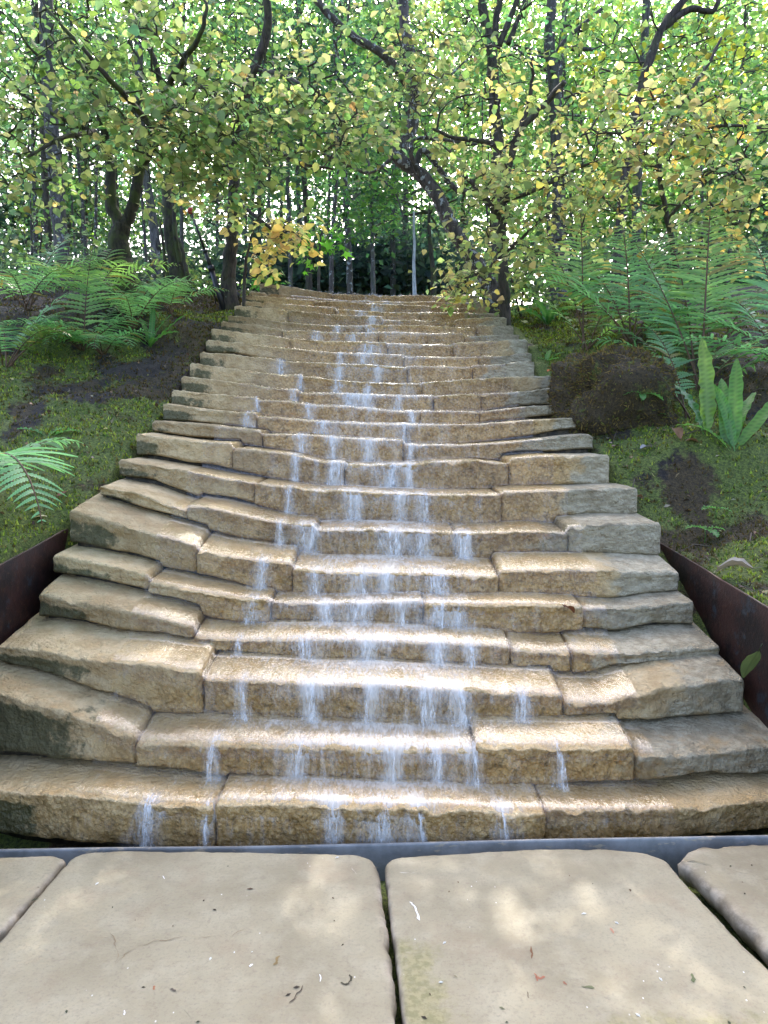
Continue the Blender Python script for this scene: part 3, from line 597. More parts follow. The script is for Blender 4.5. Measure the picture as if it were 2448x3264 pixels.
# ------------------------------------------------------------------ paving, channel, side plates
def paving(pts_d, label, chip, moss_fn, zt=0.0):
    P2 = [on_plane(u / .6777, v / .6777, zt) for u, v in pts_d]
    P2 = [np.array(p[:2]) for p in P2]
    out = []
    for a, b in zip(P2, P2[1:] + P2[:1]):
        n = max(1, int(np.linalg.norm(b - a) / .012))
        for i in range(n): out.append(a + (b - a) * i / n)
    out = np.array(out)
    for _ in range(3): out = .5 * out + .25 * (np.roll(out, 1, 0) + np.roll(out, -1, 0))
    ar = np.sum(out[:, 0] * np.roll(out[:, 1], -1) - np.roll(out[:, 0], -1) * out[:, 1])
    if ar < 0: out = out[::-1]
    T = np.roll(out, -1, 0) - np.roll(out, 1, 0); T /= np.linalg.norm(T, axis=1)[:, None]
    N = np.stack([-T[:, 1], T[:, 0]], 1)        # inward
    m = len(out); jit = np.array([.0035 * n3(p[0] * 9, p[1] * 9, 3) + .0025 * n3(p[0] * 45, p[1] * 45, 9) for p in out])
    jit = jit + np.array([.03 * max(0, n3(p[0] * 5 + 3, p[1] * 5, 7) - .38) + .02 * max(0, n3(p[0] * 17, p[1] * 17, 2) - .45) for p in out])
    ch = np.array([chip(p[0], p[1]) for p in out])
    rings = []
    for off, z in ((0.006, -.085), (0.0, -.05), (-.001, -.010), (.001, -.003), (.004, -.0005), (.009, 0.0)):
        off_v = off * (1 + ch * 2.2) + jit + ch * .012 * np.array([max(0, n3(p[0] * 20, p[1] * 20, off * 90)) for p in out])
        zz = zt + z * (1 + ch * .8 * (z > -.04)) + ch * .006 * np.array([n3(p[0] * 25, p[1] * 25, z * 300) for p in out]) * (z > -.04) * (z < -.001)
        q = out + N * off_v[:, None]
        rings.append(np.column_stack([q, zz]))
    mb = MB(); V = np.vstack(rings); fs = []
    for r in range(len(rings) - 1):
        for j in range(m):
            k = (j + 1) % m
            fs.append((r * m + j, r * m + k, (r + 1) * m + k, (r + 1) * m + j))
    C = [(max(0, (1 if i // m in (1, 2, 3) else .3 if i // m == 4 else 0)), moss_fn(p[0], p[1]) if i // m >= 3 else .2, 0, 1) for i, p in enumerate(V)]
    mb.add(V, fs, C)
    # interior grid-free fill: concentric rings toward the centre keep the moss stains smooth
    base = (len(rings) - 1) * m; last = rings[-1]; cen = last.mean(0); prev = base
    for q in np.linspace(.06, .94, 14):
        R2 = last + (cen - last) * q
        R2[:, 2] = zt + np.array([.0012 * n3(p[0] * 3.5, p[1] * 3.5, 1) for p in R2]) * min(1, q * 4)
        cur = mb.n
        mb.add(R2, [], [(0, moss_fn(p[0], p[1]), 0, 1) for p in R2])
        for j in range(m):
            k = (j + 1) % m; mb.f.append([prev + j, prev + k, cur + k, cur + j]); mb.m.append(0)
        prev = cur
    mb.f.append([prev + j for j in range(m)]); mb.m.append(0)
    o = mb.build('paving_slab', M['slab']); tag(o, label, 'paving slab', 'paving slabs in front of the steps'); return o
cj = on_plane(845 / .6777, 2050 / .6777, 0)
ms1 = lambda x, y: 0
msB = lambda x, y: .85 * sst(.24, .02, abs(x - cj[0] - .03)) * sst(1.98, 1.80, y) + .85 * sst(1.72, 1.45, y) * sst(.25, .6, x) + .3 * sst(1.75, 1.45, y)
paving([(150, 1856), (178, 1842), (260, 1836), (500, 1839), (770, 1844), (806, 1852), (818, 1880), (824, 1940), (834, 1990), (843, 2060), (852, 2140), (858, 2230), (880, 2800), (-500, 2800), (-330, 2420), (-120, 2170), (0, 2030), (80, 1938)],
       'smooth buff paving slab with a thin brown crack, left of the dark centre joint', lambda x, y: .3 + .7 * sst(-.15, .0, x), ms1)
paving([(832, 1866), (850, 1851), (1000, 1841), (1150, 1833), (1290, 1831), (1390, 1840), (1436, 1855), (1468, 1890), (1535, 1965), (1600, 2035), (1680, 2110), (1950, 2400), (2300, 2800), (905, 2800), (875, 2230), (866, 2140), (856, 2060), (845, 1985), (837, 1920)],
       'pale grey paving slab with green moss stains, right of the dark centre joint', lambda x, y: .35, msB)
paving([(1462, 1858), (1482, 1838), (1520, 1826), (1570, 1822), (1659, 1819), (2300, 1800), (2900, 2400), (2300, 2560), (1965, 2330), (1690, 2078), (1600, 1985), (1540, 1920), (1492, 1876)],
       'paving slab with a rough broken edge at the far right under the last step', lambda x, y: 1.6 if x < 1.4 else .3, ms1)
paving([(-700, 1870), (0, 1849), (118, 1846), (143, 1857), (70, 1938), (-10, 2025), (-130, 2160), (-340, 2405), (-1200, 2500)],
       'paving slab at the far left with only its corner showing', lambda x, y: .8, lambda x, y: .35 * sst(-.85, -1.1, x))

# steel edging strip between paving and the lowest step
mb = MB(); V = []
us = np.linspace(-500, 2900, 60)
for u in us:
    vt = np.interp(u, [-500, 0, 330, 780, 1240, 1700, 2448, 2900], [2722, 2712, 2706, 2702, 2692, 2680, 2667, 2660])
    Y = 2.385 + (u - 1224) * .000012
    a = at(u, vt, Y)
    for dy, dz in ((0.0, -.14), (0.0, -.006), (.003, 0.0), (.010, .001), (.013, -.004), (.013, -.14)): V.append(a + (0, dy, dz))
n = 6; mb.add(V, [(i * n + j, (i + 1) * n + j, (i + 1) * n + j + 1, i * n + j + 1) for i in range(len(us) - 1) for j in range(n - 1)])
tag(mb.build('steel_edging', M['steel']), 'blue grey metal edging strip along the foot of the lowest step', 'edging')
def plate(path, zb, label):
    mb = MB(); V = []
    pts = []
    for a, b in zip(path[:-1], path[1:]):
        for i in range(20): pts.append(np.array(a) + (np.array(b) - np.array(a)) * i / 20)
    pts.append(np.array(path[-1]))
    s = 1 if pts[0][0] > 0 else -1
    for p in pts:
        wv = .006 * n3(p[1] * 3, p[0], 4)
        for dx, z in ((0, zb(p[1])), (0, p[2] - .3), (0, p[2] - .12), (0, p[2] - .004), (s * .003, p[2]), (s * .010, p[2]), (s * .013, p[2] - .004), (s * .013, zb(p[1]))):
            V.append((p[0] + dx + wv, p[1], z))
    n = 8; fs = [(i * n + j, (i + 1) * n + j, (i + 1) * n + j + 1, i * n + j + 1) for i in range(len(pts) - 1) for j in range(n - 1)]
    fs += [tuple(range(n)), tuple((len(pts) - 1) * n + j for j in range(n))]
    mb.add(V, fs)
    return tag(mb.build('steel_plate', M['rust']), label, 'retaining plate', 'rusty steel plates holding back the banks')
plate([(-1.755, 2.1, .78), (-1.745, 3.0, at(0, 1800, 3.2)[2] - .02), (-1.735, 3.2, at(0, 1800, 3.2)[2]), (-1.71, 3.78, at(200, 1690, 3.78)[2]), (-1.70, 3.9, at(200, 1690, 3.78)[2] + .01)], lambda y: -.1, 'rusty dark steel plate holding back the mossy bank on the left of the steps')
plate([(1.665, 1.9, .50), (1.655, 2.74, .60)], lambda y: -.1, 'short rusty steel plate in the right corner beside the lowest steps')
plate([(1.642, 2.71, .645), (1.635, 3.02, at(2448, 1930, 3.02)[2]), (1.62, 4.15, at(2100, 1730, 4.15)[2]), (1.62, 4.3, .90)], lambda y: -.1, 'long rusty steel plate with blue flaking patches, right of the steps')

# ------------------------------------------------------------------ leaves
def leaf_template(kind='round'):
    if kind == 'round':     # hazel-like, broad, pointed tip, folded and slightly curled
        L = [(0, 0, 0), (0, .38, -.02), (0, .72, -.05), (0, 1.0, -.14), (-.27, .12, .06), (-.40, .42, .10), (-.21, .76, .02), (.27, .12, .06), (.40, .42, .10), (.21, .76, .02)]
        T = [(0, 1, 4), (4, 1, 5), (1, 2, 5), (5, 2, 6), (2, 3, 6), (0, 7, 1), (7, 8, 1), (1, 8, 2), (8, 9, 2), (2, 9, 3)]
    elif kind == 'simple':
        L = [(0, 0, 0), (0, .55, -.03), (0, 1, -.12), (-.36, .45, .08), (.36, .45, .08)]
        T = [(0, 1, 3), (1, 2, 3), (0, 4, 1), (1, 4, 2)]
    elif kind == 'maple':
        L = [(0, 0, 0)]; T = []; ang = [-110, -75, -50, -28, 0, 28, 50, 75, 110]; rad = [.5, .32, .85, .42, 1.0, .42, .85, .32, .5]
        for a, r in zip(ang, rad): L.append((math.sin(R(a)) * r, math.cos(R(a)) * r + .05, -.12 * r * r))
        T = [(0, i, i + 1) for i in range(1, 9)]
    return np.array(L), np.array(T)
LT = {k: leaf_template(k) for k in ('round', 'simple', 'maple')}
def add_leaves(mb, pos, size, cols, kind='round', up=.55, yaw=None, droop=.25):
    """pos (n,3), size (n,), cols (n,3); leaf axis random in azimuth, blade roughly level with random tilt"""
    n = len(pos); L, T = LT[kind]
    az = RNG.uniform(0, 2 * math.pi, n) if yaw is None else yaw
    tilt = RNG.normal(-droop, .45, n); roll = RNG.normal(0, .85 * (1.2 - up), n) + RNG.choice([0, math.pi], n, p=[.9, .1])
    ax = np.stack([np.cos(az) * np.cos(tilt), np.sin(az) * np.cos(tilt), np.sin(tilt)], 1)
    sd = np.stack([-np.sin(az), np.cos(az), np.zeros(n)], 1)
    nr = np.cross(ax, sd) * -1
    nr = np.where(nr[:, 2:3] < 0, -nr, nr)
    c, s = np.cos(roll)[:, None], np.sin(roll)[:, None]
    s2 = sd * c + nr * s; n2 = nr * c - sd * s
    V = pos[:, None] + size[:, None, None] * (L[None, :, 0:1] * s2[:, None] + L[None, :, 1:2] * ax[:, None] + L[None, :, 2:3] * n2[:, None])
    k = len(L); TT = (T[None] + (np.arange(n) * k)[:, None, None]).reshape(-1, 3)
    CC = np.repeat(np.hstack([cols, np.ones((n, 1))]), k, 0)
    CC[:, :3] *= np.tile(1 - .12 * np.abs(L[:, 0]) / .45, n)[:, None]
    mb.add_np(V.reshape(-1, 3), TT, CC)
def palette(n, cols, wts, jit=.25):
    cols = np.array(cols); i = RNG.choice(len(cols), n, p=np.array(wts) / sum(wts))
    return cols[i] * (1 + jit * RNG.standard_normal((n, 1))).clip(.4, 1.8) * (1 + .08 * RNG.standard_normal((n, 3)))
GREEN = ([.10, .17, .055], [.13, .20, .06], [.17, .215, .075], [.10, .18, .085])
YELG = ([.26, .29, .12], [.35, .34, .15], [.38, .31, .11], [.20, .27, .11])
LIME = ([.12, .24, .08], [.16, .28, .09], [.10, .21, .10], [.22, .29, .09])

def spread_on(skel, blobs, mb_wood, mb_leaf, cfg):
    """grow twigs from the nearest wood to sprays placed in the crown's clumps, and hang leaves on them"""
    nodes = [np.array(p) for p in skel]; NA = np.array(nodes)
    rads = [.02] * len(nodes)
    sprays = []
    for (u, v, Y, ru, rv, ry, ns) in blobs:
        c = at(u, v, Y); r = np.array((ru * Y / F, ry, rv * Y / F))
        for _ in range(ns):
            q = RNG.standard_normal(3); q /= np.linalg.norm(q); q *= RNG.random() ** .38
            p = c + q * r
            if n3(*(p * cfg.get('clump', 1.6))) < -.04 and RNG.random() < .88: continue
            sprays.append(p)
    sprays = np.array(sprays)
    dist = np.min(np.linalg.norm(sprays[:, None] - NA[None, ::max(1, len(NA) // 300)], axis=2), axis=1)
    lp = []; ly = []
    for p in sprays[np.argsort(dist)]:
        ww = NA - p; dd = np.linalg.norm(ww * (1, 1, 1.25), axis=1); i = int(np.argmin(dd)); a = NA[i]; L = dd[i]
        n = max(3, int(L / .16)); mid = []
        off = RNG.standard_normal(3) * .10 * L
        for j in range(1, n + 1):
            q = j / n; mid.append(a + (p - a) * q + off * math.sin(math.pi * q) + np.array((0, 0, .10 * L * math.sin(math.pi * q))) + RNG.standard_normal(3) * .012)
        pts = np.array([a] + mid)
        r0 = min(.03, cfg['twig'] * (1 + 1.8 * L)); r1 = cfg['twig'] * .45
        mb_wood.tube(pts, np.linspace(r0, r1, len(pts)), 4, cap=False)
        NA = np.vstack([NA, pts[1:]])
        dirv = pts[-1] - pts[-2]; dirv /= np.linalg.norm(dirv) + 1e-9
        dirv = dirv + RNG.standard_normal(3) * .35; dirv[2] *= .5; dirv /= np.linalg.norm(dirv)
        sl_ = cfg['spray'] * RNG.uniform(.6, 1.3); m = max(3, int(cfg['n'] * RNG.uniform(.6, 1.4)))
        e = p + dirv * sl_ + np.array((0, 0, -.12 * sl_))
        mb_wood.tube(np.array([p, (p + e) / 2 + (0, 0, .03), e]), [r1, r1 * .8, r1 * .5], 3, cap=False)
        for j in range(m):
            q = (j + RNG.random()) / m
            lp.append(p + (e - p) * q + RNG.standard_normal(3) * cfg['jit']); ly.append(math.atan2(dirv[1], dirv[0]) + RNG.choice([-1, 1]) * RNG.uniform(.4, 1.5))
    lp = np.array(lp); n = len(lp)
    cols = palette(n, *cfg['pal'])
    if 'pal2' in cfg:     # yellower towards one side / tips
        m = np.array([n3(*(p * .9 + 7)) for p in lp]) + RNG.normal(0, .25, n) > .12
        c2 = palette(n, *cfg['pal2']); cols[m] = c2[m]
    add_leaves(mb_leaf, lp, cfg['size'] * RNG.uniform(.45, 1.35, n), cols, cfg.get('kind', 'round'), yaw=np.array(ly))
    return n
def curve(pts, n=6):
    """Catmull-Rom through points"""
    P_ = np.array(pts, float); P_ = np.vstack([2 * P_[0] - P_[1], P_, 2 * P_[-1] - P_[-2]]); o = []
    for i in range(1, len(P_) - 2):
        for t in np.linspace(0, 1, n, endpoint=False):
            a, b, c, d_ = P_[i - 1], P_[i], P_[i + 1], P_[i + 2]
            o.append(.5 * ((2 * b) + (c - a) * t + (2 * a - 5 * b + 4 * c - d_) * t * t + (3 * b - a - 3 * c + d_) * t ** 3))
    o.append(P_[-2]); return np.array(o)
def limb(mb, px, r0, r1, sides=9, wob=.02):
    """px: list of (u, v, Y); radii in photo pixels at that distance"""
    pts = curve([at(*p) for p in px])
    k = len(pts); pts = pts + np.array([[wob * n3(i * .5, p[0] * 3, 1), wob * n3(i * .5, p[2] * 3, 5), 0] for i, p in enumerate(pts)])
    Y = pts[:, 1]; rad = np.linspace(r0, r1, k) * Y / F
    rad *= 1 + .10 * np.array([n3(p[0] * 5, p[1] * 5, p[2] * 6) for p in pts])
    mb.tube(pts, rad, sides, rough=.05); return pts

GROUPT = 'trees around the top of the steps'
def tree(label, base, limbs, blobs, cfg, bark='bark', cat='tree', name='tree', group=GROUPT, leafm='leaf'):
    b = at(*base); b[2] = gz(b[0], b[1])
    root = empty(name, tuple(b), label, cat, group)
    wd = MB(); lf = MB(); sk = []
    for i, (px, r0, r1) in enumerate(limbs):
        if i == 0:
            p0 = at(*px[0]); pts = limb(wd, px, r0, r1)
            # carry the trunk down to the ground and flare it
            if p0[2] > b[2] - .02:
                rr = r0 * p0[1] / F
                wd.tube(np.array([(p0[0] * .5 + b[0] * .5 + .0, p0[1], b[2] - .12), (p0[0], p0[1], (p0[2] + b[2]) / 2), tuple(pts[1])]), [rr * 1.7, rr * 1.15, rr * .98], 9, rough=.06)
        else: pts = limb(wd, px, r0, r1)
        sk += list(pts[len(pts) // 4:])
    n = spread_on(sk, blobs, wd, lf, cfg) if blobs else 0
    wd.build('trunk', M[bark], root)
    if n: lf.build('crown', M[leafm], root)
    return root

CF = dict(twig=.007, spray=.40, n=11, jit=.055, size=.080, pal=(GREEN, (3, 3, 2, 2)), pal2=(YELG, (3, 1.4, .8, 4)))
# left multi-stemmed tree behind the ferns
Y0 = 7.6
tree('dark multi stemmed tree with broad yellow green leaves behind the left ferns', (385, 860, Y0),
     [([(388, 840, Y0), (380, 760, Y0), (392, 715, Y0)], 34, 26), ([(385, 735, Y0), (355, 640, Y0), (350, 520, Y0), (335, 440, Y0 - .1), (300, 300, Y0 - .3), (230, 160, Y0 - .5)], 21, 7),
      ([(392, 730, Y0), (425, 650, Y0), (445, 540, Y0), (490, 460, Y0 - .1), (525, 350, Y0 - .2), (500, 220, Y0 - .4), (430, 60, Y0 - .6)], 20, 7),
      ([(345, 480, Y0), (290, 420, Y0 - .2), (180, 370, Y0 - .4), (60, 290, Y0 - .6)], 10, 4), ([(440, 470, Y0), (560, 440, Y0 - .2), (690, 440, Y0 - .5), (800, 470, Y0 - .7)], 11, 4),
      ([(520, 340, Y0 - .2), (600, 260, Y0 - .5), (700, 200, Y0 - .8)], 9, 3), ([(330, 430, Y0), (400, 390, Y0 - .3), (470, 270, Y0 - .4)], 10, 4), ([(392, 800, Y0), (320, 830, Y0 - .1), (270, 870, Y0 - .2)], 22, 8), ([(500, 420, Y0 - .1), (420, 330, Y0 - 1.2), (330, 230, Y0 - 1.6), (180, 60, Y0 - 1.8)], 12, 5), ([(520, 360, Y0 - .2), (560, 230, Y0 - 1.3), (640, 110, Y0 - 1.7), (660, 10, Y0 - 1.8)], 12, 5), ([(300, 420, Y0 - .3), (200, 440, Y0 - 1.2), (90, 500, Y0 - 1.6)], 9, 4)],
     [(260, 170, 6.4, 330, 200, 1.0, 150), (560, 260, 6.4, 260, 210, .9, 110), (120, 420, 6.4, 210, 150, .8, 75), (490, 500, 6.6, 240, 80, .8, 24), (60, 590, 6.2, 120, 90, .5, 25), (690, 480, 6.4, 200, 130, .8, 70), (330, 380, 6.6, 240, 100, .7, 46)], CF, 'mossbark')
# tree by the black pole whose branches reach over the steps
Y0 = 8.4
tree('tree with a hanging yellow branch beside the black pole left of the top step', (735, 900, Y0),
     [([(730, 900, Y0), (735, 800, Y0), (742, 700, Y0), (745, 560, Y0), (740, 440, Y0), (800, 250, Y0 - .4), (850, 100, Y0 - .6), (845, -60, Y0 - .8)], 22, 12),
      ([(740, 470, Y0), (690, 440, Y0 - .2), (600, 430, Y0 - .4)], 11, 4), ([(745, 640, Y0), (830, 700, Y0 - .3), (900, 760, Y0 - .5)], 7, 3), ([(742, 450, Y0), (850, 470, Y0 - .5), (960, 520, Y0 - .8), (1060, 540, Y0 - 1)], 9, 3), ([(815, 220, Y0 - .4), (930, 250, Y0 - 1), (1040, 330, Y0 - 1.3)], 8, 3)],
     [(870, 380, 7.0, 240, 150, .9, 120), (740, 600, 7.4, 150, 130, .6, 45), (1020, 430, 7.0, 220, 110, .8, 80), (980, 220, 6.6, 200, 160, .8, 60)], dict(CF, pal2=(YELG, (2, 1, .6, 3))), 'bark')
# the yellow hanging cluster belongs to a small tree of its own
tree('small sapling with bright golden leaves against the dark trunk', (770, 890, 8.0),
     [([(775, 890, 8.0), (790, 800, 8.0), (810, 720, 8.0), (850, 660, 7.9)], 5, 2)],
     [(830, 720, 7.9, 110, 70, .4, 34), (890, 770, 7.9, 80, 50, .3, 20), (790, 780, 7.9, 60, 60, .3, 12)], dict(CF, size=.10, pal=(([.50, .42, .15], [.46, .36, .12], [.40, .38, .14]), (3, 2, 1)), pal2=(([.34, .36, .13], [.48, .38, .13]), (1, 1))), 'bark')
# right leaning trunk
Y0 = 8.6
tree('leaning trunk with pale lichen patches crossing behind the right end of the top step', (1590, 930, Y0),
     [([(1580, 930, Y0), (1510, 830, Y0), (1440, 720, Y0), (1385, 610, Y0), (1320, 540, Y0), (1265, 495, Y0), (1310, 420, Y0 + .1), (1320, 260, Y0 + .1), (1290, 90, Y0), (1280, -40, Y0)], 25, 15),
      ([(1320, 545, Y0), (1350, 480, Y0), (1440, 590, Y0), (1500, 620, Y0)], 10, 8), ([(1270, 490, Y0), (1180, 550, Y0 - .2), (1100, 520, Y0 - .4), (1010, 480, Y0 - .5)], 6, 3),
      ([(1310, 280, Y0), (1230, 180, Y0 - .2), (1130, 120, Y0 - .3), (1060, 60, Y0 - .4), (990, -20, Y0 - .5)], 14, 10), ([(1345, 585, Y0), (1310, 480, Y0 - .2), (1340, 440, Y0 - .2), (1520, 460, Y0 - .5)], 9, 4)],
     [(1380, 290, 8.2, 160, 180, .8, 60), (1250, 140, 8.0, 220, 150, .8, 60), (1190, 390, 8.0, 130, 70, .6, 24)], dict(CF, pal=(YELG, (3, 2, .6, 4)), pal2=(GREEN, (2, 3, 3, 1))), 'lichen')
# right upright yellow-green tree
Y0 = 8.0
tree('slender dark tree full of yellow green leaves beside the right end of the top step', (1605, 980, Y0),
     [([(1612, 990, Y0), (1605, 880, Y0), (1598, 730, Y0), (1618, 560, Y0), (1650, 430, Y0 - .1), (1740, 330, Y0 - .2), (1800, 260, Y0 - .4)], 17, 8),
      ([(1620, 540, Y0), (1570, 460, Y0 - .1), (1450, 440, Y0 - .3), (1380, 410, Y0 - .4)], 9, 4), ([(1600, 700, Y0), (1520, 600, Y0 - .1), (1480, 560, Y0 - .2)], 12, 4), ([(1650, 430, Y0), (1690, 300, Y0), (1700, 180, Y0 - .2)], 8, 4),
      ([(1610, 640, Y0), (1720, 600, Y0 - .3), (1830, 540, Y0 - .5), (1950, 500, Y0 - .7)], 8, 3), ([(1598, 820, Y0), (1660, 760, Y0 - .2), (1740, 690, Y0 - .3)], 7, 3), ([(1600, 520, Y0), (1590, 380, Y0), (1560, 250, Y0 - .2)], 9, 3)],
     [(1560, 380, 7.6, 210, 200, .9, 80), (1700, 560, 7.5, 240, 170, .8, 75), (1550, 720, 7.8, 90, 160, .6, 42), (1500, 910, 7.9, 70, 55, .4, 22), (1720, 790, 7.6, 170, 130, .6, 46), (1860, 640, 7.2, 200, 150, .7, 44), (1800, 350, 7.4, 200, 140, .8, 40)],
     dict(CF, size=.08, pal=(YELG, (4, 2, .6, 4)), pal2=(([.48, .42, .14], [.40, .38, .13], [.21, .29, .09]), (2, 3, 2))), 'bark')
# far right hazel
Y0 = 7.2
tree('yellow orange leaved hazel with thin stems above the tall right ferns', (2180, 900, Y0),
     [([(2160, 880, Y0), (2130, 700, Y0), (2100, 520, Y0), (2140, 380, Y0), (2230, 250, Y0), (2300, 120, Y0)], 9, 4), ([(2110, 560, Y0), (2010, 440, Y0 - .1), (1900, 420, Y0 - .2)], 6, 3), ([(2100, 500, Y0), (2200, 420, Y0 - .2), (2330, 400, Y0 - .3), (2440, 410, Y0 - .4)], 8, 3), ([(2130, 700, Y0), (2250, 560, Y0 - .2), (2380, 500, Y0 - .4)], 6, 3)],
     [(2030, 400, 6.8, 200, 120, .7, 50), (2290, 450, 6.6, 210, 130, .8, 60), (2080, 620, 6.9, 200, 130, .6, 60), (2330, 620, 6.4, 180, 120, .6, 50), (2250, 800, 6.6, 150, 80, .5, 22)],
     dict(CF, pal=(YELG, (4, 3, 2, 3)), pal2=(([.42, .31, .08], [.17, .25, .08], [.12, .20, .07]), (2, 2, 2))), 'bark')
# tall trunks rising out of the top of the picture
def tall(label, base, px_list, r0, r1, bark, blobs=(), extra=(), cfg=None, group='tall trunks that leave the picture at the top'):
    return tree(label, base, [(px_list, r0, r1)] + list(extra), list(blobs), cfg or dict(CF, size=.11, spray=.7, n=12, pal=(LIME, (3, 3, 2, 1)), pal2=(LIME, (1, 2, 2, 2)), jit=.1, clump=.8), bark, group=group)
Y0 = 12
tall('forked dark trunk of four fanned stems, upper middle right', (1590, 900, Y0), [(1590, 700, Y0), (1580, 400, Y0), (1570, 200, Y0), (1545, 60, Y0), (1520, -60, Y0)], 20, 12, 'bark',
     [(1500, 80, 12, 400, 250, 1.5, 110), (1450, 230, 12, 230, 170, 1.0, 90)], [([(1565, 180, Y0), (1585, 60, Y0), (1600, -60, Y0)], 12, 9), ([(1590, 150, Y0), (1640, 20, Y0), (1665, -60, Y0)], 10, 7), ([(1620, 140, Y0), (1660, 40, Y0), (1690, -60, Y0)], 8, 6)])  # second leaf clump added to screen the paving from sun dapples
Y0 = 13
tall('thick dark trunk with short broken side arms behind the yellow green tree', (1780, 900, Y0), [(1790, 800, Y0), (1775, 500, Y0), (1765, 250, Y0), (1752, 130, Y0), (1762, -40, Y0)], 20, 15, 'grey',
     [(1850, 150, 13, 350, 260, 1.6, 100)], [([(1770, 180, Y0), (1800, 130, Y0), (1880, 60, Y0), (1930, 20, Y0)], 8, 4), ([(1780, 160, Y0), (1830, 155, Y0), (1890, 158, Y0)], 9, 5)])
Y0 = 11
tall('crooked leaning trunk forking near the upper right corner', (1960, 900, Y0), [(1970, 800, Y0), (2000, 500, Y0), (2040, 300, Y0), (2075, 180, Y0), (2110, 90, Y0), (2180, 0, Y0), (2210, -60, Y0)], 16, 10, 'bark',
     [(2150, 120, 11.5, 330, 200, 1.4, 100), (2350, 250, 12, 200, 250, 1.2, 70)], [([(2110, 90, Y0), (2200, 30, Y0), (2270, 35, Y0), (2300, -20, Y0)], 11, 6)], dict(CF, size=.11, spray=.7, n=12, pal=(LIME, (2, 3, 1, 3)), pal2=(([.34, .32, .04], [.2, .26, .04]), (1, 2)), jit=.1, clump=.8))
Y0 = 12
tall('straight pale grey trunk on the far left behind the ferns', (190, 900, Y0), [(200, 850, Y0), (185, 650, Y0), (165, 400, Y0), (150, 100, Y0), (140, -80, Y0)], 24, 18, 'grey', [(120, 80, 12, 260, 220, 1.4, 60)])
tall('slim brown trunk in the gap above the left canopy', (500, 900, 13), [(500, 800, 13), (450, 400, 13), (440, 100, 13), (435, -80, 13)], 14, 11, 'grey', [(650, 60, 13, 300, 180, 1.6, 90)])
tall('split stump like trunk wrapped with upright poles, left of the black pole', (560, 930, 8.8), [(575, 940, 8.8), (565, 850, 8.8), (545, 760, 8.8), (535, 650, 8.8), (530, 560, 8.8)], 30, 15, 'mossbark', [],
     [([(590, 950, 8.7), (560, 760, 8.7), (550, 550, 8.7), (552, 300, 8.7)], 7, 5), ([(610, 950, 8.7), (592, 850, 8.7), (570, 760, 8.7)], 9, 4), ([(545, 950, 8.7), (525, 830, 8.7), (510, 700, 8.7)], 7, 3)], group=GROUPT)

# ------------------------------------------------------------------ forest behind
def far_tree(u, Y, r, lean, H, bark, label, group, leaves, pal, low=.35, size=.12, crown_r=1.6, name='tree', top_v=None):
    b = at(u, 900, Y); b[2] = gz(b[0], Y) - .1
    root = empty(name, tuple(b), label, 'tree', group)
    wd = MB(); n = 9; pts = []
    for i in range(n):
        q = i / (n - 1)
        pts.append(b + (lean * q * H * .1 + (.18 if leaves else .05) * n3(u * .1, q * 3, 2) * q * 2, .15 * n3(u * .1, q * 3, 9), H * q))
    pts = np.array(pts); rad = np.linspace(r, r * .35, n); rad[0] *= 1.35
    wd.tube(pts, rad, 7, rough=.04)
    for j in range(10 if leaves else 0):
        q = random.uniform(low, .95); a = random.uniform(0, 6.28); L = crown_r * random.uniform(.4, 1.1); i = q * (n - 1); i0 = int(i)
        p = pts[i0] + (pts[min(n - 1, i0 + 1)] - pts[i0]) * (i - i0)
        e = p + (math.cos(a) * L, math.sin(a) * L, random.uniform(-.1, .6) * L)
        wd.tube(np.array([p, (p + e) / 2 + (0, 0, .12), e]), [r * .35, r * .22, r * .08], 4, cap=False)
    wd.build('trunk', M[bark], root)
    if leaves:
        lf = MB(); P_ = []
        for _ in range(leaves // 14):
            q = random.uniform(low, 1.03); a = random.uniform(0, 6.28); L = crown_r * math.sqrt(random.random()) * (1.1 - .5 * q)
            p = pts[min(n - 1, int(q * (n - 1)))] + (math.cos(a) * L, math.sin(a) * L, random.uniform(-.4, .6))
            k = 14; c = np.array(p) + RNG.normal(0, 1, (k, 3)) * (.30, .30, .20); P_.append(c)
        P_ = np.vstack(P_)
        add_leaves(lf, P_, size * RNG.uniform(.6, 1.3, len(P_)), palette(len(P_), *pal), 'simple', up=.3)
        lf.build('crown', M['far'], root)
    return root
gf = 'trees seen in the gap behind the top step'
SOFT = (([.06, .135, .07], [.09, .18, .07], [.05, .11, .08]), (2, 2, 1))
far_tree(925, 15, .06, 0, 7, 'grey', 'thin grey trunk spotted with lichen at the left edge of the gap behind the steps', gf, 900, SOFT, .5)
far_tree(985, 16, .085, -.1, 9, 'bark', 'dark straight trunk left of centre in the gap behind the steps', gf, 1100, SOFT, .5)
far_tree(1058, 14, .055, .05, 7, 'lichen', 'pale blotched trunk, first of the close pair in the gap behind the steps', gf, 800, SOFT, .5)
far_tree(1115, 14.6, .07, -.05, 8, 'lichen', 'pale blotched trunk, thicker one of the close pair in the gap behind the steps', gf, 900, SOFT, .45)
far_tree(1250, 17, .08, .05, 9, 'grey', 'brownish trunk just left of the white pole tree', gf, 1000, SOFT, .45)
far_tree(1283, 19, .10, .1, 10, 'grey', 'slanting brown trunk touching the white pole tree', gf, 1000, SOFT, .45)
far_tree(1318, 13, .048, .12, 2.3, 'birch', 'thin white bare pole tree standing on the edge of the top step', gf, 0, SOFT)
far_tree(1385, 13.5, .075, -.28, 2.6, 'mossbark', 'short dark leaning mossy trunk right of the white pole tree', gf, 250, SOFT, .9)
WE = (([.09, .20, .05], [.13, .24, .06], [.06, .15, .07]), (2, 2, 1))
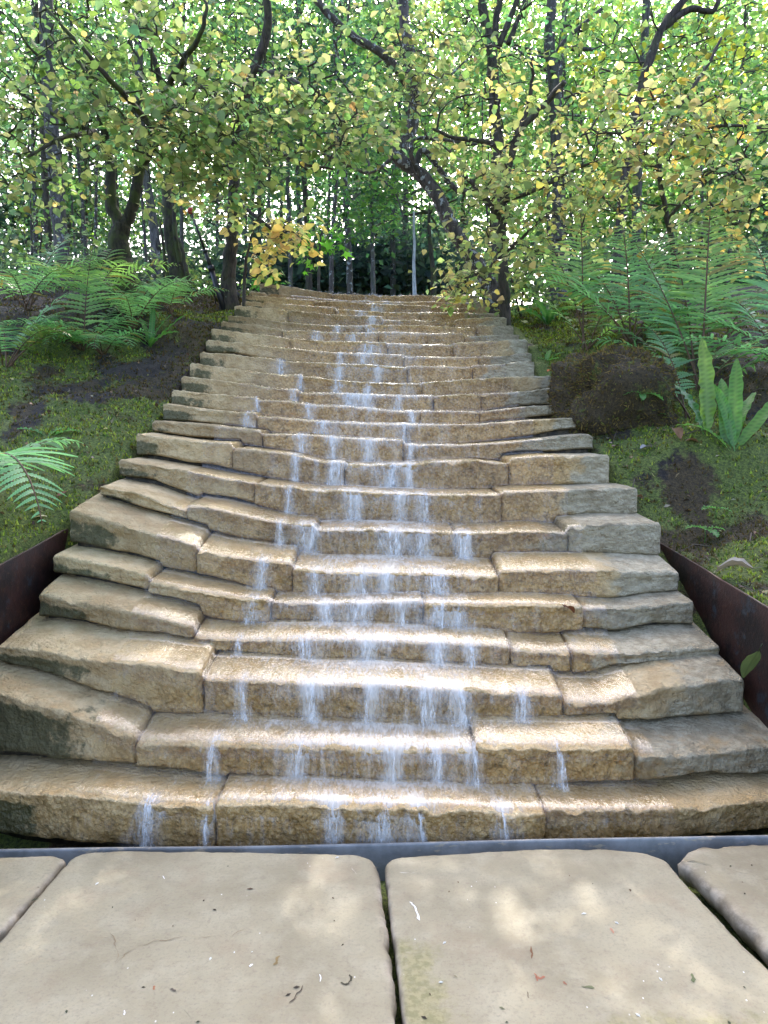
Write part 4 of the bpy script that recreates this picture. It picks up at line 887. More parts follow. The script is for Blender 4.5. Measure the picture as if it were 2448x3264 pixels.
# hanging light foliage in the gap
tree('drooping light green branch tree filling the gap over the top step', (1180, 900, 12.5), [([(1190, 900, 12.5), (1185, 700, 12.5), (1180, 560, 12.5), (1150, 400, 12.5)], 7, 4), ([(1182, 600, 12.5), (1120, 640, 12.3), (1085, 740, 12.2)], 4, 2), ([(1180, 560, 12.5), (1250, 600, 12.3), (1290, 700, 12.2)], 4, 2)],
     [(1120, 620, 12.2, 80, 140, .5, 60), (1230, 600, 12.2, 90, 110, .5, 60), (1170, 720, 12.2, 90, 70, .4, 30), (1290, 560, 12.2, 80, 90, .5, 30), (1060, 560, 12.2, 70, 80, .5, 24), (1180, 280, 12.2, 280, 200, .8, 120), (1150, -60, 12.2, 420, 190, 1.0, 90)],  # wide upper clumps added to shade the paving from the sun
     dict(CF, size=.085, spray=.35, n=10, twig=.003, pal=WE, pal2=WE, jit=.06), 'grey', leafm='far')
# many thin stems, left to right
gl = 'crowd of thin trunks in the wood behind the steps'
k = 0
for i in range(46):
    u = random.uniform(-350, 900) if i < 24 else random.uniform(1450, 2800)
    Y = random.uniform(14, 26); r = random.choice((.035, .045, .06, .08, .10)) * random.uniform(.8, 1.2)
    pal = (LIME, (2, 3, 2, 1.5)) if u > 1450 else (SOFT[0] + ([.12, .20, .04],), (2, 2, 1, 2))
    far_tree(u, Y, r, random.uniform(-.5, .5), random.uniform(10, 17), random.choice(('grey', 'bark', 'grey', 'lichen')),
             'thin leafy trunk among the crowd of trunks in the ' + ('left' if u < 1200 else 'right') + ' side of the wood', gl + (' on the left' if u < 1200 else ' on the right'), random.randint(900, 1700), pal, random.uniform(.3, .5), .13, random.uniform(1.4, 2.6))
for i in range(14):
    u = 700 + i * 60 + random.uniform(-25, 25); Y = random.uniform(20, 30)
    far_tree(u, Y, random.uniform(.05, .11), random.uniform(-.3, .3), random.uniform(14, 20), random.choice(('grey', 'bark', 'lichen')), 'slim trunk standing far back in the middle of the wood behind the stair top', 'far trunks in the middle of the wood', random.randint(1000, 1700), (LIME[:3] + SOFT[0][:1], (2, 2, 2, 2)), .3, .15, 2.2)

# far wood: one leafy mass
def far_wood():
    mb = MB(); P_ = []; Cc = []
    def cloud(u, v, Y, ru, rv, ry, n, pal, gaps=True):
        c = at(u, v, Y); p = c + RNG.normal(0, .5, (n, 3)) * (ru * Y / F, ry, rv * Y / F)
        keep = np.array([n3(*(q * .38)) + .35 * n3(*(q * 1.3 + 5)) > (-.24 if gaps else -9) for q in p]); p = p[keep]
        P_.append(p); Cc.append(palette(len(p), *pal))
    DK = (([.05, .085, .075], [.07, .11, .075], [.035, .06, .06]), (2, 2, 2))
    for u, v, ru, rv, n, pal in ((150, 250, 500, 400, 3200, SOFT), (800, 150, 500, 300, 3500, (LIME, (3, 2, 3, 1))), (1300, 120, 500, 260, 3000, (LIME, (2, 3, 2, 3))), (1800, 200, 500, 400, 4500, (LIME, (2, 3, 2, 3))),
                                 (2300, 250, 500, 450, 4500, (LIME, (2, 3, 1, 4))), (2000, 600, 600, 300, 3000, (LIME, (3, 2, 3, 1))), (1250, 480, 350, 180, 1500, WE), (700, 500, 400, 200, 1100, SOFT), (250, 600, 500, 200, 900, SOFT), (2350, 800, 400, 200, 1800, SOFT)):
        cloud(u, v, random.uniform(24, 30), ru, rv, 3, int(n * 1.9), pal)
    BL = (([.035, .075, .06], [.05, .10, .075], [.03, .06, .04], [.07, .12, .06]), (2, 2, 2, 1))  # shadow in the gaps between trees put into these dark leaf colours
    for u, v, ru, rv, n, pal in ((50, 700, 420, 170, 3600, BL), (600, 680, 380, 170, 3000, BL), (1250, 690, 260, 140, 4200, (([.06, .085, .095], [.05, .07, .08], [.05, .09, .06]), (3, 2, 1))), (1800, 650, 420, 220, 5200, (LIME[:3] + BL[0][:2], (2, 2, 2, 2, 2))), (2350, 650, 400, 300, 5200, (LIME[:3] + BL[0][:2], (2, 2, 2, 2, 2))), (1000, 400, 400, 150, 2600, SOFT)):  # grey-blue middle clump: haze and shade of a far hillside painted into leaves
        cloud(u, v, random.uniform(27, 33), ru, rv, 3, int(n * 1.7), pal)
    P2 = np.vstack(P_); C2 = np.vstack(Cc)
    add_leaves(mb, P2, .25 * RNG.uniform(.6, 1.4, len(P2)), C2, 'simple', up=.2)
    tag(mb.build('far_wood', M['far']), kind='stuff')
    mb = MB(); P_.clear(); Cc.clear()
    for u in range(-300, 2800, 90):
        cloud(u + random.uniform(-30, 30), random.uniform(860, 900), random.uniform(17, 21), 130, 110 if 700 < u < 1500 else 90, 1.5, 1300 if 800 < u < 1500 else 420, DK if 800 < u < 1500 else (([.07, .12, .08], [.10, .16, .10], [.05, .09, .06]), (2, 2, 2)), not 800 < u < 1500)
    P2 = np.vstack(P_); C2 = np.vstack(Cc)
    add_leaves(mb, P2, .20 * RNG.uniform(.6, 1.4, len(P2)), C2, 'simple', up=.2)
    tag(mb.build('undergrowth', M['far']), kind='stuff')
far_wood()

# ------------------------------------------------------------------ ferns
def frond_mesh(base, az, el, L, droop, npin=22, wmax=.17, col=(.05, .15, .06), teeth=7, twist=0.0, tipdroop=1.0, stalk=.22, pw=.115, tilt=.15):
    """one pinnate frond: rachis curve with pairs of toothed leaflets"""
    mb = MB(); n = 40; P_ = [np.array(base, float)]; e = el; a = az; T = []
    for i in range(n):
        q = i / n
        dv = np.array((math.cos(a) * math.cos(e), math.sin(a) * math.cos(e), math.sin(e))); T.append(dv)
        P_.append(P_[-1] + dv * L / n); e -= droop / n * (.4 + 1.2 * q * tipdroop); a += twist / n
    P_ = np.array(P_); T.append(T[-1]); T = np.array(T)
    mb.slot = 1; mb.tube(P_, np.linspace(.0045, .0012, n + 1) * (L / .8 + .4), 5, (1, 1, 1, 1)); mb.slot = 0
    col = np.array(col)
    for i in range(npin * 2):
        if random.random() < .04: continue
        q = stalk + (1 - stalk) * (i // 2 + .5) / npin; s = 1 if i % 2 else -1
        j = q * n; j0 = min(n - 1, int(j)); p = P_[j0] + (P_[j0 + 1] - P_[j0]) * (j - j0); t = T[j0]
        sd = np.cross(t, (0, 0, 1)); sd = sd / (np.linalg.norm(sd) + 1e-6); up = np.cross(sd, t)
        qq = (q - stalk) / (1 - stalk)
        ln = wmax * (min(1, .55 + 1.6 * qq) if qq < .3 else (1 - ((qq - .3) / .7) ** 1.6)) * random.uniform(.9, 1.08) + .006
        dirp = s * sd + t * (.28 + .25 * qq + random.uniform(-.12, .12)) + up * random.uniform(-.22, .25) + up * tilt; dirp /= np.linalg.norm(dirp)
        wv = np.cross(dirp, up); wv /= np.linalg.norm(wv) + 1e-6; up2 = np.cross(wv, dirp)
        hw = ln * pw * .5 + .002; V = []; c = []
        m = teeth * 2
        cc = col * random.uniform(.7, 1.3); cc = cc * (1, 1, 1) if random.random() > .06 else np.array((.26, .22, .06))
        for kx in range(m + 1):
            z = kx / m; r = hw * (1 - z ** 2.2) * (1.0 if kx % 2 == 0 else .5) * (.55 + .45 * min(1, z * 8 + .2)) + .0008
            ctr = p + dirp * ln * z - up2 * ln * .18 * z * z - np.array((0, 0, ln * .10 * z * z))
            V += [ctr - wv * r + dirp * (r * .5), ctr - up2 * hw * .22, ctr + wv * r + dirp * (r * .5)]
            c += [(*cc, 1), (*cc * .8, 1), (*cc, 1)]
        mb.add(V, [(kx * 3 + b, kx * 3 + b + 1, kx * 3 + b + 4, kx * 3 + b + 3) for kx in range(m) for b in (0, 1)], c)
    return mb
def fern(label, base, fronds, col, group='ferns on the banks', rach='rachis'):
    root = empty('fern', tuple(base), label, 'fern', group)
    for f in fronds:
        kw = dict(f); b = np.array(base) + np.array((random.uniform(-.03, .03), random.uniform(-.03, .03), -.01)) + np.array(kw.pop('off', (0, 0, 0)))
        kw.setdefault('col', np.array(col) * random.uniform(.85, 1.2))
        frond_mesh(b, **kw).build('frond', [M['fern'], M[rach]], root)
    return root
def gnd(u, v, Y, dz=0.0):
    # where the sight line of this pixel meets the bank (else the ground below it at distance Y)
    for y in np.arange(2.6, 10.0, .02):
        p = at(u, v, y)
        if p[2] <= gz(p[0], p[1]): Y = y; break
    p = at(u, v, Y); p[2] = gz(p[0], p[1]) + dz; return p
def fr(az, el, L, droop, **k): return dict(az=R(az), el=R(el), L=L, droop=R(droop), **k)
FG = (.165, .34, .125); FL = (.22, .38, .10); FD = (.11, .25, .095)
fern('tall light green fern with one upright ladder like frond on the left bank', gnd(265, 1120, 6.4),
     [fr(95, 82, 1.0, 25, wmax=.30, npin=20, col=FL, tilt=.0), fr(160, 50, .75, 60, wmax=.2), fr(30, 55, .95, 75, wmax=.22), fr(60, 62, .9, 60, wmax=.22), fr(200, 40, .8, 70, wmax=.2), fr(-20, 45, .8, 80, wmax=.2), fr(250, 35, .7, 80, wmax=.19), fr(-60, 30, .6, 80, wmax=.18)], FG)
fern('spreading blue green fern arching under the multi stemmed tree', gnd(420, 1050, 7.0),
     [fr(a, e, L, d_, wmax=w_) for a, e, L, d_, w_ in ((20, 62, 1.0, 75, .24), (150, 65, 1.0, 70, .24), (60, 70, .9, 60, .22), (-30, 55, .9, 85, .22), (190, 55, .95, 85, .22), (-80, 45, .7, 80, .18), (100, 60, .9, 60, .2))], FG)
fern('low fern with drooping fronds spilling over the moss on the left bank', gnd(330, 1130, 5.7),
     [fr(a, e, L, d_, wmax=w_, npin=18) for a, e, L, d_, w_ in ((-170, 42, .72, 85, .22), (-115, 38, .68, 100, .20), (-75, 38, .66, 110, .18), (-45, 40, .6, 105, .16), (-145, 48, .75, 90, .21), (-5, 48, .6, 80, .17), (170, 52, .7, 60, .2))], FG)
fern('fern at the left edge with yellowing arching fronds over dark soil', gnd(20, 1170, 5.6),
     [fr(a, e, L, d_, wmax=w_, col=c_) for a, e, L, d_, w_, c_ in ((10, 52, .9, 85, .2, (.11, .15, .03)), (-20, 55, .8, 100, .2, (.10, .17, .04)), (60, 65, .9, 60, .2, FG), (120, 60, .9, 70, .2, FD), (40, 70, 1.0, 50, .22, FD), (-70, 50, .7, 80, .16, FD))], FG)
NEAR = [fr(-46, 40, 1.22, 112, wmax=.27, npin=26, teeth=10, pw=.17, stalk=.25, col=(.19, .41, .18)), fr(-80, 52, .85, 110, wmax=.22, npin=24, teeth=10, pw=.16, col=(.17, .37, .16)), fr(30, 66, .7, 100, wmax=.2, npin=24, teeth=9, pw=.16), fr(150, 60, .8, 120, wmax=.2, npin=24), fr(-120, 60, .7, 140, wmax=.2, npin=24)]
LB = np.array((-2.06, 3.55, 1.10)); print('LB', gz(-2.06, 3.55))
fern('large near fern with pointed blue green fronds hanging in from the left edge', LB, NEAR, FG)
# right side
fern('tall fern with two upright dark stalks on the brown mound right of the top steps', gnd(1870, 1120, 6.6),
     [fr(86, 84, 1.45, 10, wmax=.34, npin=26, tilt=.0, stalk=.28, pw=.08), fr(120, 72, 1.45, 22, wmax=.33, npin=26, tilt=0., stalk=.3, pw=.08), fr(150, 60, 1.1, 50, wmax=.26), fr(40, 62, 1.3, 45, wmax=.3, npin=26), fr(10, 50, 1.1, 60, wmax=.26), fr(-30, 45, .9, 70, wmax=.22)], FL)
fern('broad fern behind the tall stalks with arching bright fronds', gnd(2010, 1090, 7.2),
     [fr(a, e, L, d_, wmax=w_, npin=26) for a, e, L, d_, w_ in ((80, 75, 1.5, 35, .32), (140, 60, 1.4, 60, .3), (170, 55, 1.2, 60, .28), (20, 60, 1.3, 55, .3), (-15, 52, 1.1, 70, .26), (50, 70, 1.5, 40, .32), (-60, 40, .8, 80, .2), (110, 66, 1.3, 50, .28))], FG)
fern('huge fern with red brown stalks at the right edge reaching into the leaves', gnd(2230, 1260, 5.3),
     [fr(62, 76, 1.75, 6, wmax=.42, npin=34, pw=.075, tilt=0., stalk=.3, col=FL), fr(128, 70, 1.5, 14, wmax=.40, npin=32, pw=.075, tilt=.0, stalk=.3, col=FG), fr(30, 62, 1.5, 40, wmax=.34, npin=28, pw=.075), fr(0, 52, 1.2, 55, wmax=.3, npin=28, pw=.075), fr(160, 40, .85, 95, wmax=.2, npin=22, teeth=8, pw=.24, col=(.14, .34, .17)), fr(85, 72, 1.6, 25, wmax=.38, npin=30, pw=.075), fr(-20, 40, 1.0, 60, wmax=.26)], FG)
fern('fern at the right edge of the picture low behind the strap leaves', gnd(2500, 1180, 5.2),
     [fr(a, e, L, d_, wmax=w_, npin=26) for a, e, L, d_, w_ in ((120, 65, 1.3, 50, .28), (150, 50, 1.2, 70, .26), (175, 38, 1.0, 70, .24), (90, 75, 1.4, 30, .3), (200, 30, .8, 70, .2))], FG)
fern('small feathery fern low between boulder and tall ferns', gnd(2120, 1180, 6.0),
     [fr(a, e, L, d_, wmax=w_, npin=20) for a, e, L, d_, w_ in ((170, 45, .8, 70, .2), (140, 55, .9, 60, .2), (60, 60, .9, 60, .2), (200, 30, .7, 70, .18), (100, 70, 1.0, 40, .22))], FD)

def strap_mesh(base, az, el, L, droop, wd, col, curl=.12, face=None):
    """hart's-tongue leaf: undivided wavy strap with a pale midrib and cross ribs"""
    mb = MB(); n = 44; p = np.array(base, float); e = el; V = []; C = []; col = np.array(col); ph = random.uniform(0, 6)
    for i in range(n + 1):
        q = i / n; t = np.array((math.cos(az) * math.cos(e), math.sin(az) * math.cos(e), math.sin(e)))
        sd = np.cross(t, (0, 0, 1)) if face is None else np.array(face, float) - t * np.dot(face, t)
        sd = sd / np.linalg.norm(sd); up = np.cross(sd, t)
        hw = wd * .5 * (.28 + .72 * min(1, q * 4)) * (1 - max(0, (q - .66) / .34) ** 1.7) ** .75 + .001
        if q < .08: hw *= .35
        wv = .0 if q < .1 else .34 * hw
        a1 = math.sin(q * 40 + ph + 4 * n3(q * 6, ph, 1)) * wv * (.5 + 1.3 * abs(n3(q * 9, ph, 4))); a2 = math.sin(q * 37 + ph + 2 + 4 * n3(q * 6, ph, 8)) * wv * (.5 + 1.3 * abs(n3(q * 9, ph, 12)))
        rib = .68 if i % 2 else 1.15
        for s, k, dz, cm in ((-1, 1, a1 + hw * curl * 2, 1.05), (-1, .5, hw * curl, rib), (0, 0, 0, .0), (1, .5, hw * curl, rib), (1, 1, a2 + hw * curl * 2, 1.05)):
            V.append(p + sd * s * k * hw + up * dz)
            C.append((*(col * cm if cm else col * .9 + np.array((.05, .05, .02))), 1))
        p = p + t * L / n; e -= droop / n * (.5 + q)
    mb.add(V, [(i * 5 + j, i * 5 + j + 1, i * 5 + j + 6, i * 5 + j + 5) for i in range(n) for j in range(4)], C); return mb
def strap_fern(label, base, leaves, cat='fern'):
    root = empty('strap_fern', tuple(base), label, cat, 'strap leaved ferns')
    for az, el, L, dr, wd, col, face in leaves:
        b = np.array(base) + (random.uniform(-.02, .02), random.uniform(-.02, .02), -.01)
        strap_mesh(b, R(az), R(el), L, R(dr), wd, col, face=face).build('leaf', M['fern'], root)
    return root
SG = (.15, .31, .07)
b = gnd(2255, 1390, 4.55)
strap_fern('clump of tall wavy strap leaves standing on soil at the right', b,
     [(100, 88, .66, 14, .10, (.14, .24, .035), (1, 0, 0)), (95, 85, .56, 18, .09, (.11, .25, .05), (.8, .5, 0)), (120, 72, .45, 40, .07, (.08, .22, .07), None)])
b = gnd(2330, 1440, 4.3)
strap_fern('clump of wavy strap leaves bending to the right edge of the picture', b,
     [(62, 80, .66, 22, .085, (.11, .24, .035), (1, -.2, .1)), (15, 50, .72, 20, .075, (.12, .25, .04), (1, -.5, 0)), (75, 74, .56, 26, .075, (.10, .23, .045), (.9, -.5, 0)), (110, 78, .5, 30, .06, (.10, .24, .05), (.7, -.6, 0)), (110, 60, .3, 60, .05, (.09, .22, .06), None), (40, 62, .55, 35, .06, (.11, .25, .045), (.9, -.5, .1)), (150, 55, .4, 70, .055, (.12, .26, .05), None)])
b = gnd(1745, 1035, 7.0)
strap_fern('dark clump of strap leaves at the right side of the upper steps', b, [(a, e, L, d_, .085, (.05, .15, .035), None) for a, e, L, d_ in ((150, 60, .5, 70), (190, 50, .45, 90), (110, 70, .5, 50), (70, 62, .5, 60), (30, 50, .45, 80), (-40, 55, .4, 80), (220, 62, .4, 60), (-90, 50, .35, 80))])
b = gnd(480, 1105, 6.1)
strap_fern('clump of narrow strap leaves between the left ferns and the steps', b, [(a, e, L, d_, .05, (.08, .21, .045), None) for a, e, L, d_ in ((20, 52, .50, 20, ), (45, 66, .42, 30), (130, 62, .45, 35), (95, 78, .42, 20), (165, 48, .4, 60), (-20, 42, .38, 60), (-60, 30, .3, 60), (200, 40, .35, 60))])
b = gnd(1745, 1150, 5.9)
strap_fern('tiny strap fern with shining leaves in the corner by the right step ends', b, [(20, 40, .22, 30, .05, (.12, .24, .08), None), (60, 60, .18, 40, .045, SG, None), (150, 40, .14, 60, .04, SG, None), (-40, 20, .16, 30, .04, SG, None)])
b = gnd(155, 1390, 4.3)
strap_fern('small lobed strap fern on the moss beside the hanging left frond', b, [(170, 30, .24, 40, .05, (.09, .24, .09), None), (10, 35, .2, 60, .055, (.10, .24, .06), None), (60, 50, .15, 60, .04, SG, None)])

# ------------------------------------------------------------------ boulder, seedlings, fallen leaves, poles
def boulder():
    c = at(1960, 1260, 5.45); c[2] = gz(c[0], c[1]); root = empty('mossy_boulder', tuple(c), 'rounded boulder covered in brown moss between steps and right ferns', 'boulder')
    mb = MB(); V = []; C = []; nu, nv = 64, 34
    for i in range(nv + 1):
        t = math.pi * .62 * i / nv
        for j in range(nu):
            p = 2 * math.pi * j / nu
            q = np.array((math.sin(t) * math.cos(p), math.sin(t) * math.sin(p), math.cos(t)))
            q = np.sign(q) * np.abs(q) ** .8
            r = 1 + .30 * n3(*(q * 1.5 + 2)) + .12 * n3(*(q * 4)) + .07 * n3(*(q * 12))
            V.append(c + q * r * (.46, .34, .44) + (0, 0, .02))
            C.append((.12 + .35 * (n3(*(q * 3 + 4)) > .25), .85 + .3 * n3(*(q * 6)), 0, 1))
    mb.add(V, [(i * nu + j, i * nu + (j + 1) % nu, (i + 1) * nu + (j + 1) % nu, (i + 1) * nu + j) for i in range(nv) for j in range(nu)], C)
    o = mb.build('rock', M['ground'], root)
    mv = MB(); vs = []; cs = []
    N = len(V)
    for _ in range(13000):
        i = random.randrange(N - nu - 1); p = V[i] + (V[i + 1] - V[i]) * random.random() if (i + 1) % nu else V[i]
        p = p + (V[i + nu] - V[i]) * random.random(); nrm = (p - c) / np.linalg.norm(p - c)
        a = RNG.standard_normal(3); a -= nrm * a.dot(nrm); a /= np.linalg.norm(a); h = random.uniform(.010, .024)
        col = np.array((.20, .14, .045)) * random.uniform(.4, 1.4) if random.random() < .75 else np.array((.17, .18, .04)) * random.uniform(.5, 1.2)
        tip = p + nrm * h * .6 + np.array((0, 0, -.4 * h)) + RNG.standard_normal(3) * h * .8
        vs += [p - a * .006, p + a * .006, tip]; cs += [(*col * .8, 1), (*col * .8, 1), (*col * 1.1, 1)]
    mv.add_np(np.array(vs), np.arange(len(vs)).reshape(-1, 3), np.array(cs))
    tag(mv.build('moss_cover', M['moss'], root, smooth=False), kind='stuff')
boulder()
def seedling(label, base, leaves, h=.08):
    root = empty('seedling', tuple(base), label, 'seedling', 'seedlings on the banks')
    st = MB(); top = np.array(base) + (0, 0, h); st.tube(np.array([np.array(base) - (0, 0, .01), np.array(base) + (.005, 0, h * .5), top]), [.003, .0025, .002], 5, (.09, .2, .04, 1)); st.build('stem', M['fern'], root)
    for az, el, L, wd in leaves: strap_mesh(top, R(az), R(el), L, R(60), wd, (.11, .27, .06), curl=.06).build('leaf', M['fern'], root)
seedling('bright seedling with three pointed leaves beside the right steel plate', gnd(2245, 1735, 3.9), [(190, 25, .13, .05), (-10, 20, .12, .045), (-75, 5, .12, .05), (80, 30, .07, .03)])
seedling('small green seedling upslope of the one by the right steel plate', gnd(2280, 1660, 4.1), [(200, 20, .11, .045), (-30, 10, .10, .04)], .06)
seedling('seedling with long leaves growing on the face of the mossy boulder', at(2045, 1275, 5.05), [(185, 20, .14, .05), (10, 10, .18, .055), (70, 60, .12, .045), (-100, -10, .09, .04)], .04)
seedling('tiny seedling low on the soil below the strap leaf clump', gnd(2090, 1350, 4.7), [(70, 50, .09, .035), (-60, 30, .09, .03), (180, 20, .06, .03)], .05)

def fallen(label, pos, L, col, az, kind='round', wid=1.0, tilt=0.1, cat='leaf', cup=.25):
    Lt, T = LT['round'] if kind == 'round' else LT['maple']
    # denser cupped blade
    n, m = 8, 5; V = []; C = []; a = R(az); ax = np.array((math.cos(a), math.sin(a), tilt)); sd = np.array((-math.sin(a), math.cos(a), .0))
    for i in range(n + 1):
        q = i / n; hw = .42 * wid * math.sin(math.pi * min(1, q * .96 + .03)) ** .75
        for j in range(-m, m + 1):
            s = j / m; z = cup * (s * s * hw * .8 + .25 * math.sin(q * 3.1)) + .03 * n3(q * 4 + pos[0], s * 2, 1) + .02 * math.sin(abs(s) * 3 + q * 20)
            V.append(np.array(pos) + L * (ax * (q - .5) + sd * s * hw + np.array((0, 0, z)))); C.append((*np.array(col) * (1 + .3 * n3(q * 5, s * 3, pos[1])) * (.7 if j == 0 else 1), 1))
    w_ = 2 * m + 1; mb = MB(); mb.add(V, [(i * w_ + j, i * w_ + j + 1, (i + 1) * w_ + j + 1, (i + 1) * w_ + j) for i in range(n) for j in range(w_ - 1)], C)
    mb.tube(np.array([np.array(pos) - L * ax * .5, np.array(pos) - L * ax * .75 + (0, 0, .005)]), [.002, .0015], 4, (*np.array(col) * .5, 1))
    return tag(mb.build('fallen_leaf', M['dead']), label, cat, 'fallen leaves lying about')
fallen('pale yellow fallen leaf lying on the dark soil at the left', gnd(128, 1672, 3.75, .02), .075, (.62, .55, .30), 10)
fallen('smaller yellow green leaf just above the pale yellow one', gnd(110, 1648, 3.85, .02), .04, (.45, .45, .12), 60)
fallen('large curled grey brown dead leaf on the bank right of the steel plate', gnd(2335, 1850, 3.4, .045), .17, (.32, .27, .21), 150, cup=.6, tilt=-.2)
fallen('dark green ribbed leaf leaning on the right steel plate end', at(2392, 2120, 2.83), .095, (.10, .14, .05), 95, wid=.9, tilt=-1.4)
fallen('rusty brown leaf stuck on a wet step face right of centre', at(1815, 1945, 3.25), .06, (.13, .045, .02), 30, tilt=-.6, cup=.6)
fallen('red brown leaf beside the left end of the steps', gnd(200, 1592, 3.9, .02), .06, (.16, .05, .02), 60, tilt=.4)
fallen('grey dead leaf flat on the soil below the right strap leaves', gnd(2060, 1442, 4.4, .025), .09, (.30, .29, .28), 20, cup=.5)
fallen('curled brown leaf standing below the right strap leaves', gnd(2158, 1405, 4.45, .04), .09, (.20, .10, .05), 95, tilt=.8, cup=.7)
fallen('tan leaf nearest the foot of the right mound', gnd(2205, 1432, 4.4, .025), .08, (.26, .15, .08), 170, cup=.5)
fallen('pinkish dead leaf beside the middle right step end', gnd(1962, 1432, 4.5, .02), .06, (.33, .2, .15), 30)
fallen('brown leaf caught at the right end of a step by the plate', gnd(2032, 1612, 4.12, .04), .07, (.24, .13, .07), 10, cup=.7)
fallen('cream leaf at the foot of the tall strap leaves', gnd(2245, 1360, 4.6, .04), .08, (.42, .38, .24), 80, tilt=.7)
fallen('orange leaf glowing in the corner by the small strap fern', at(1752, 1180, 5.72), .05, (.50, .12, .03), 40, tilt=.5)

def litter():
    mb = MB(); P_ = []
    for _ in range(3200):
        x = random.choice((-1, 1)) * random.uniform(1.55, 4.2); y = random.uniform(2.8, 9.5)
        if abs(x) > .55 * y + .2 or abs(x) < ip(EL if x < 0 else ER, y) + .03: continue
        P_.append((x, y, gz(x, y) + .012))
    P_ = np.array(P_); n = len(P_)
    add_leaves(mb, P_, RNG.uniform(.012, .045, n), palette(n, ([.20, .13, .07], [.33, .27, .18], [.10, .06, .035], [.40, .33, .12]), (3, 2, 3, 1)), 'simple', droop=0, up=.7)
    for _ in range(160):
        x = random.choice((-1, 1)) * random.uniform(1.6, 3.6); y = random.uniform(2.9, 8)
        if abs(x) > .55 * y + .2: continue
        a = random.uniform(0, 6.28); L = random.uniform(.04, .2); z = gz(x, y) + .012
        mb.tube(np.array([(x, y, z), (x + math.cos(a) * L * .5, y + math.sin(a) * L * .5, z + .012), (x + math.cos(a) * L, y + math.sin(a) * L, gz(x + math.cos(a) * L, y + math.sin(a) * L) + .01)]), random.uniform(.0015, .004), 4, (.13, .10, .075, 1))
    tag(mb.build('leaf_litter', M['dead']), kind='stuff')
    mb = MB()                                   # grit on the paving
    for _ in range(60):
        x = random.uniform(-1.2, 1.2); y = random.uniform(1.3, 2.28); r = random.uniform(.0012, .004); a = random.uniform(0, 6.28)
        if abs(x - cj[0]) < .03: continue
        c = random.choice(((.05, .035, .02), (.12, .07, .04), (.7, .68, .62), (.06, .06, .03)))
        e = random.uniform(1, 3.5)
        dx, dy = math.cos(a) * r * e, math.sin(a) * r * e
        mb.add([(x - dx, y - dy, .001), (x + dy * .5, y - dx * .5, .002), (x + dx, y + dy, .001), (x - dy * .5, y + dx * .5, .002), (x, y, .004)], [(0, 1, 4), (1, 2, 4), (2, 3, 4), (3, 0, 4)], (*c, 1))
    tag(mb.build('grit', M['dead'], smooth=False), kind='stuff')
litter()

def poles():
    Y = 8.3; a = at(608, 672, Y); b = at(716, 975, Y); g = gz(b[0], Y)
    root = empty('leaning_pole', (b[0], Y, g), 'slim black telescopic pole with red tip leaning left of the top steps', 'pole')
    mb = MB(); b2 = b.copy(); b2[2] = min(b[2], g) - .03; m1 = a + (b - a) * .42; m2 = a + (b - a) * .6
    mb.tube(np.array([b2, m2]), [.034, .031], 8); mb.tube(np.array([m2, m1]), [.024, .022], 8); mb.tube(np.array([m1, a]), [.015, .013], 8); mb.build('shaft', M['black'], root)
    mb = MB(); mb.tube(np.array([m2 - (b - a) * .02, m2 + (b - a) * .03]), .041, 8); mb.build('clamp', M['black'], root)
    mb = MB(); mb.tube(np.array([m1 - (b - a) * .01, m1 + (b - a) * .02]), .03, 8); mb.build('clamp', M['black'], root)
    mb = MB(); mb.tube(np.array([m2, at(690, 970, Y + .15) - (0, 0, .05)]), [.008, .007], 6); mb.build('leg', M['black'], root)
    mb = MB(); mb.blob(a, .04, seg=8, rings=6); mb.build('tip', M['red'], root)
    Y = 8.7; p = at(755, 947, Y); root = empty('spotlight', tuple(p), 'small black spotlight at the left end of the top steps', 'spotlight')
    mb = MB(); mb.blob(p, (.04, .05, .045), seg=10, rings=7); mb.tube(np.array([p, p + (0, -.07, .01)]), [.035, .045], 10); mb.build('lamp_head', M['black'], root)
    mb = MB(); mb.tube(np.array([p, p + (-.07, 0, -.02), p + (-.09, 0, -.25)]), [.012, .01, .01], 6); mb.build('bracket', M['black'], root)
    Y = 9.2; a = at(1605, 760, Y); b = at(1546, 958, Y); root = empty('ribbed_pole', (b[0], Y, gz(b[0], Y)), 'thin black ribbed pole standing by the right end of the top step', 'pole')
    mb = MB(); pts = np.array([b - (0, 0, .3)] + [b + (a - b) * q for q in np.linspace(0, 1, 40)]); rad = [.03] + [.03 - .018 * q + (.006 if i % 2 else 0) * (q < .5) for i, q in enumerate(np.linspace(0, 1, 40))]
    mb.tube(pts, rad, 8); mb.build('shaft', M['black'], root)
poles()

# shrubs flanking the crest
def shrub(label, u, v, Y, ru, rv, n, pal, size=.07, kind='round', name='shrub'):
    b = gnd(u, v + rv, Y); tree(label, (u, v + rv, Y), [([(u, v + rv, Y), (u + 8, v, Y), (u + 14, v - rv * .6, Y)], 4, 2), ([(u, v + rv, Y), (u - 30, v, Y), (u - 45, v - rv * .5, Y)], 3, 2)],
         [(u, v, Y, ru, rv, .4, n)], dict(CF, size=size, spray=.22, n=8, twig=.003, pal=pal, pal2=pal, kind=kind), 'bark', cat='shrub', name=name, group='shrubs at the top of the steps')
shrub('light yellow leaved shrub at the right end of the top step', 1455, 890, 9.6, 55, 60, 34, (YELG, (4, 2, 1, 3)))
shrub('bright green sapling with hand shaped leaves left of the top step', 1015, 760, 10.5, 70, 60, 14, (([.10, .26, .03], [.14, .3, .04]), (1, 1)), .13, 'maple', 'sapling')
shrub('low green shrub with pointed leaves by the left end of the top step', 830, 880, 10.2, 60, 60, 26, (([.07, .2, .04], [.10, .22, .04]), (1, 1)), .09, 'maple')
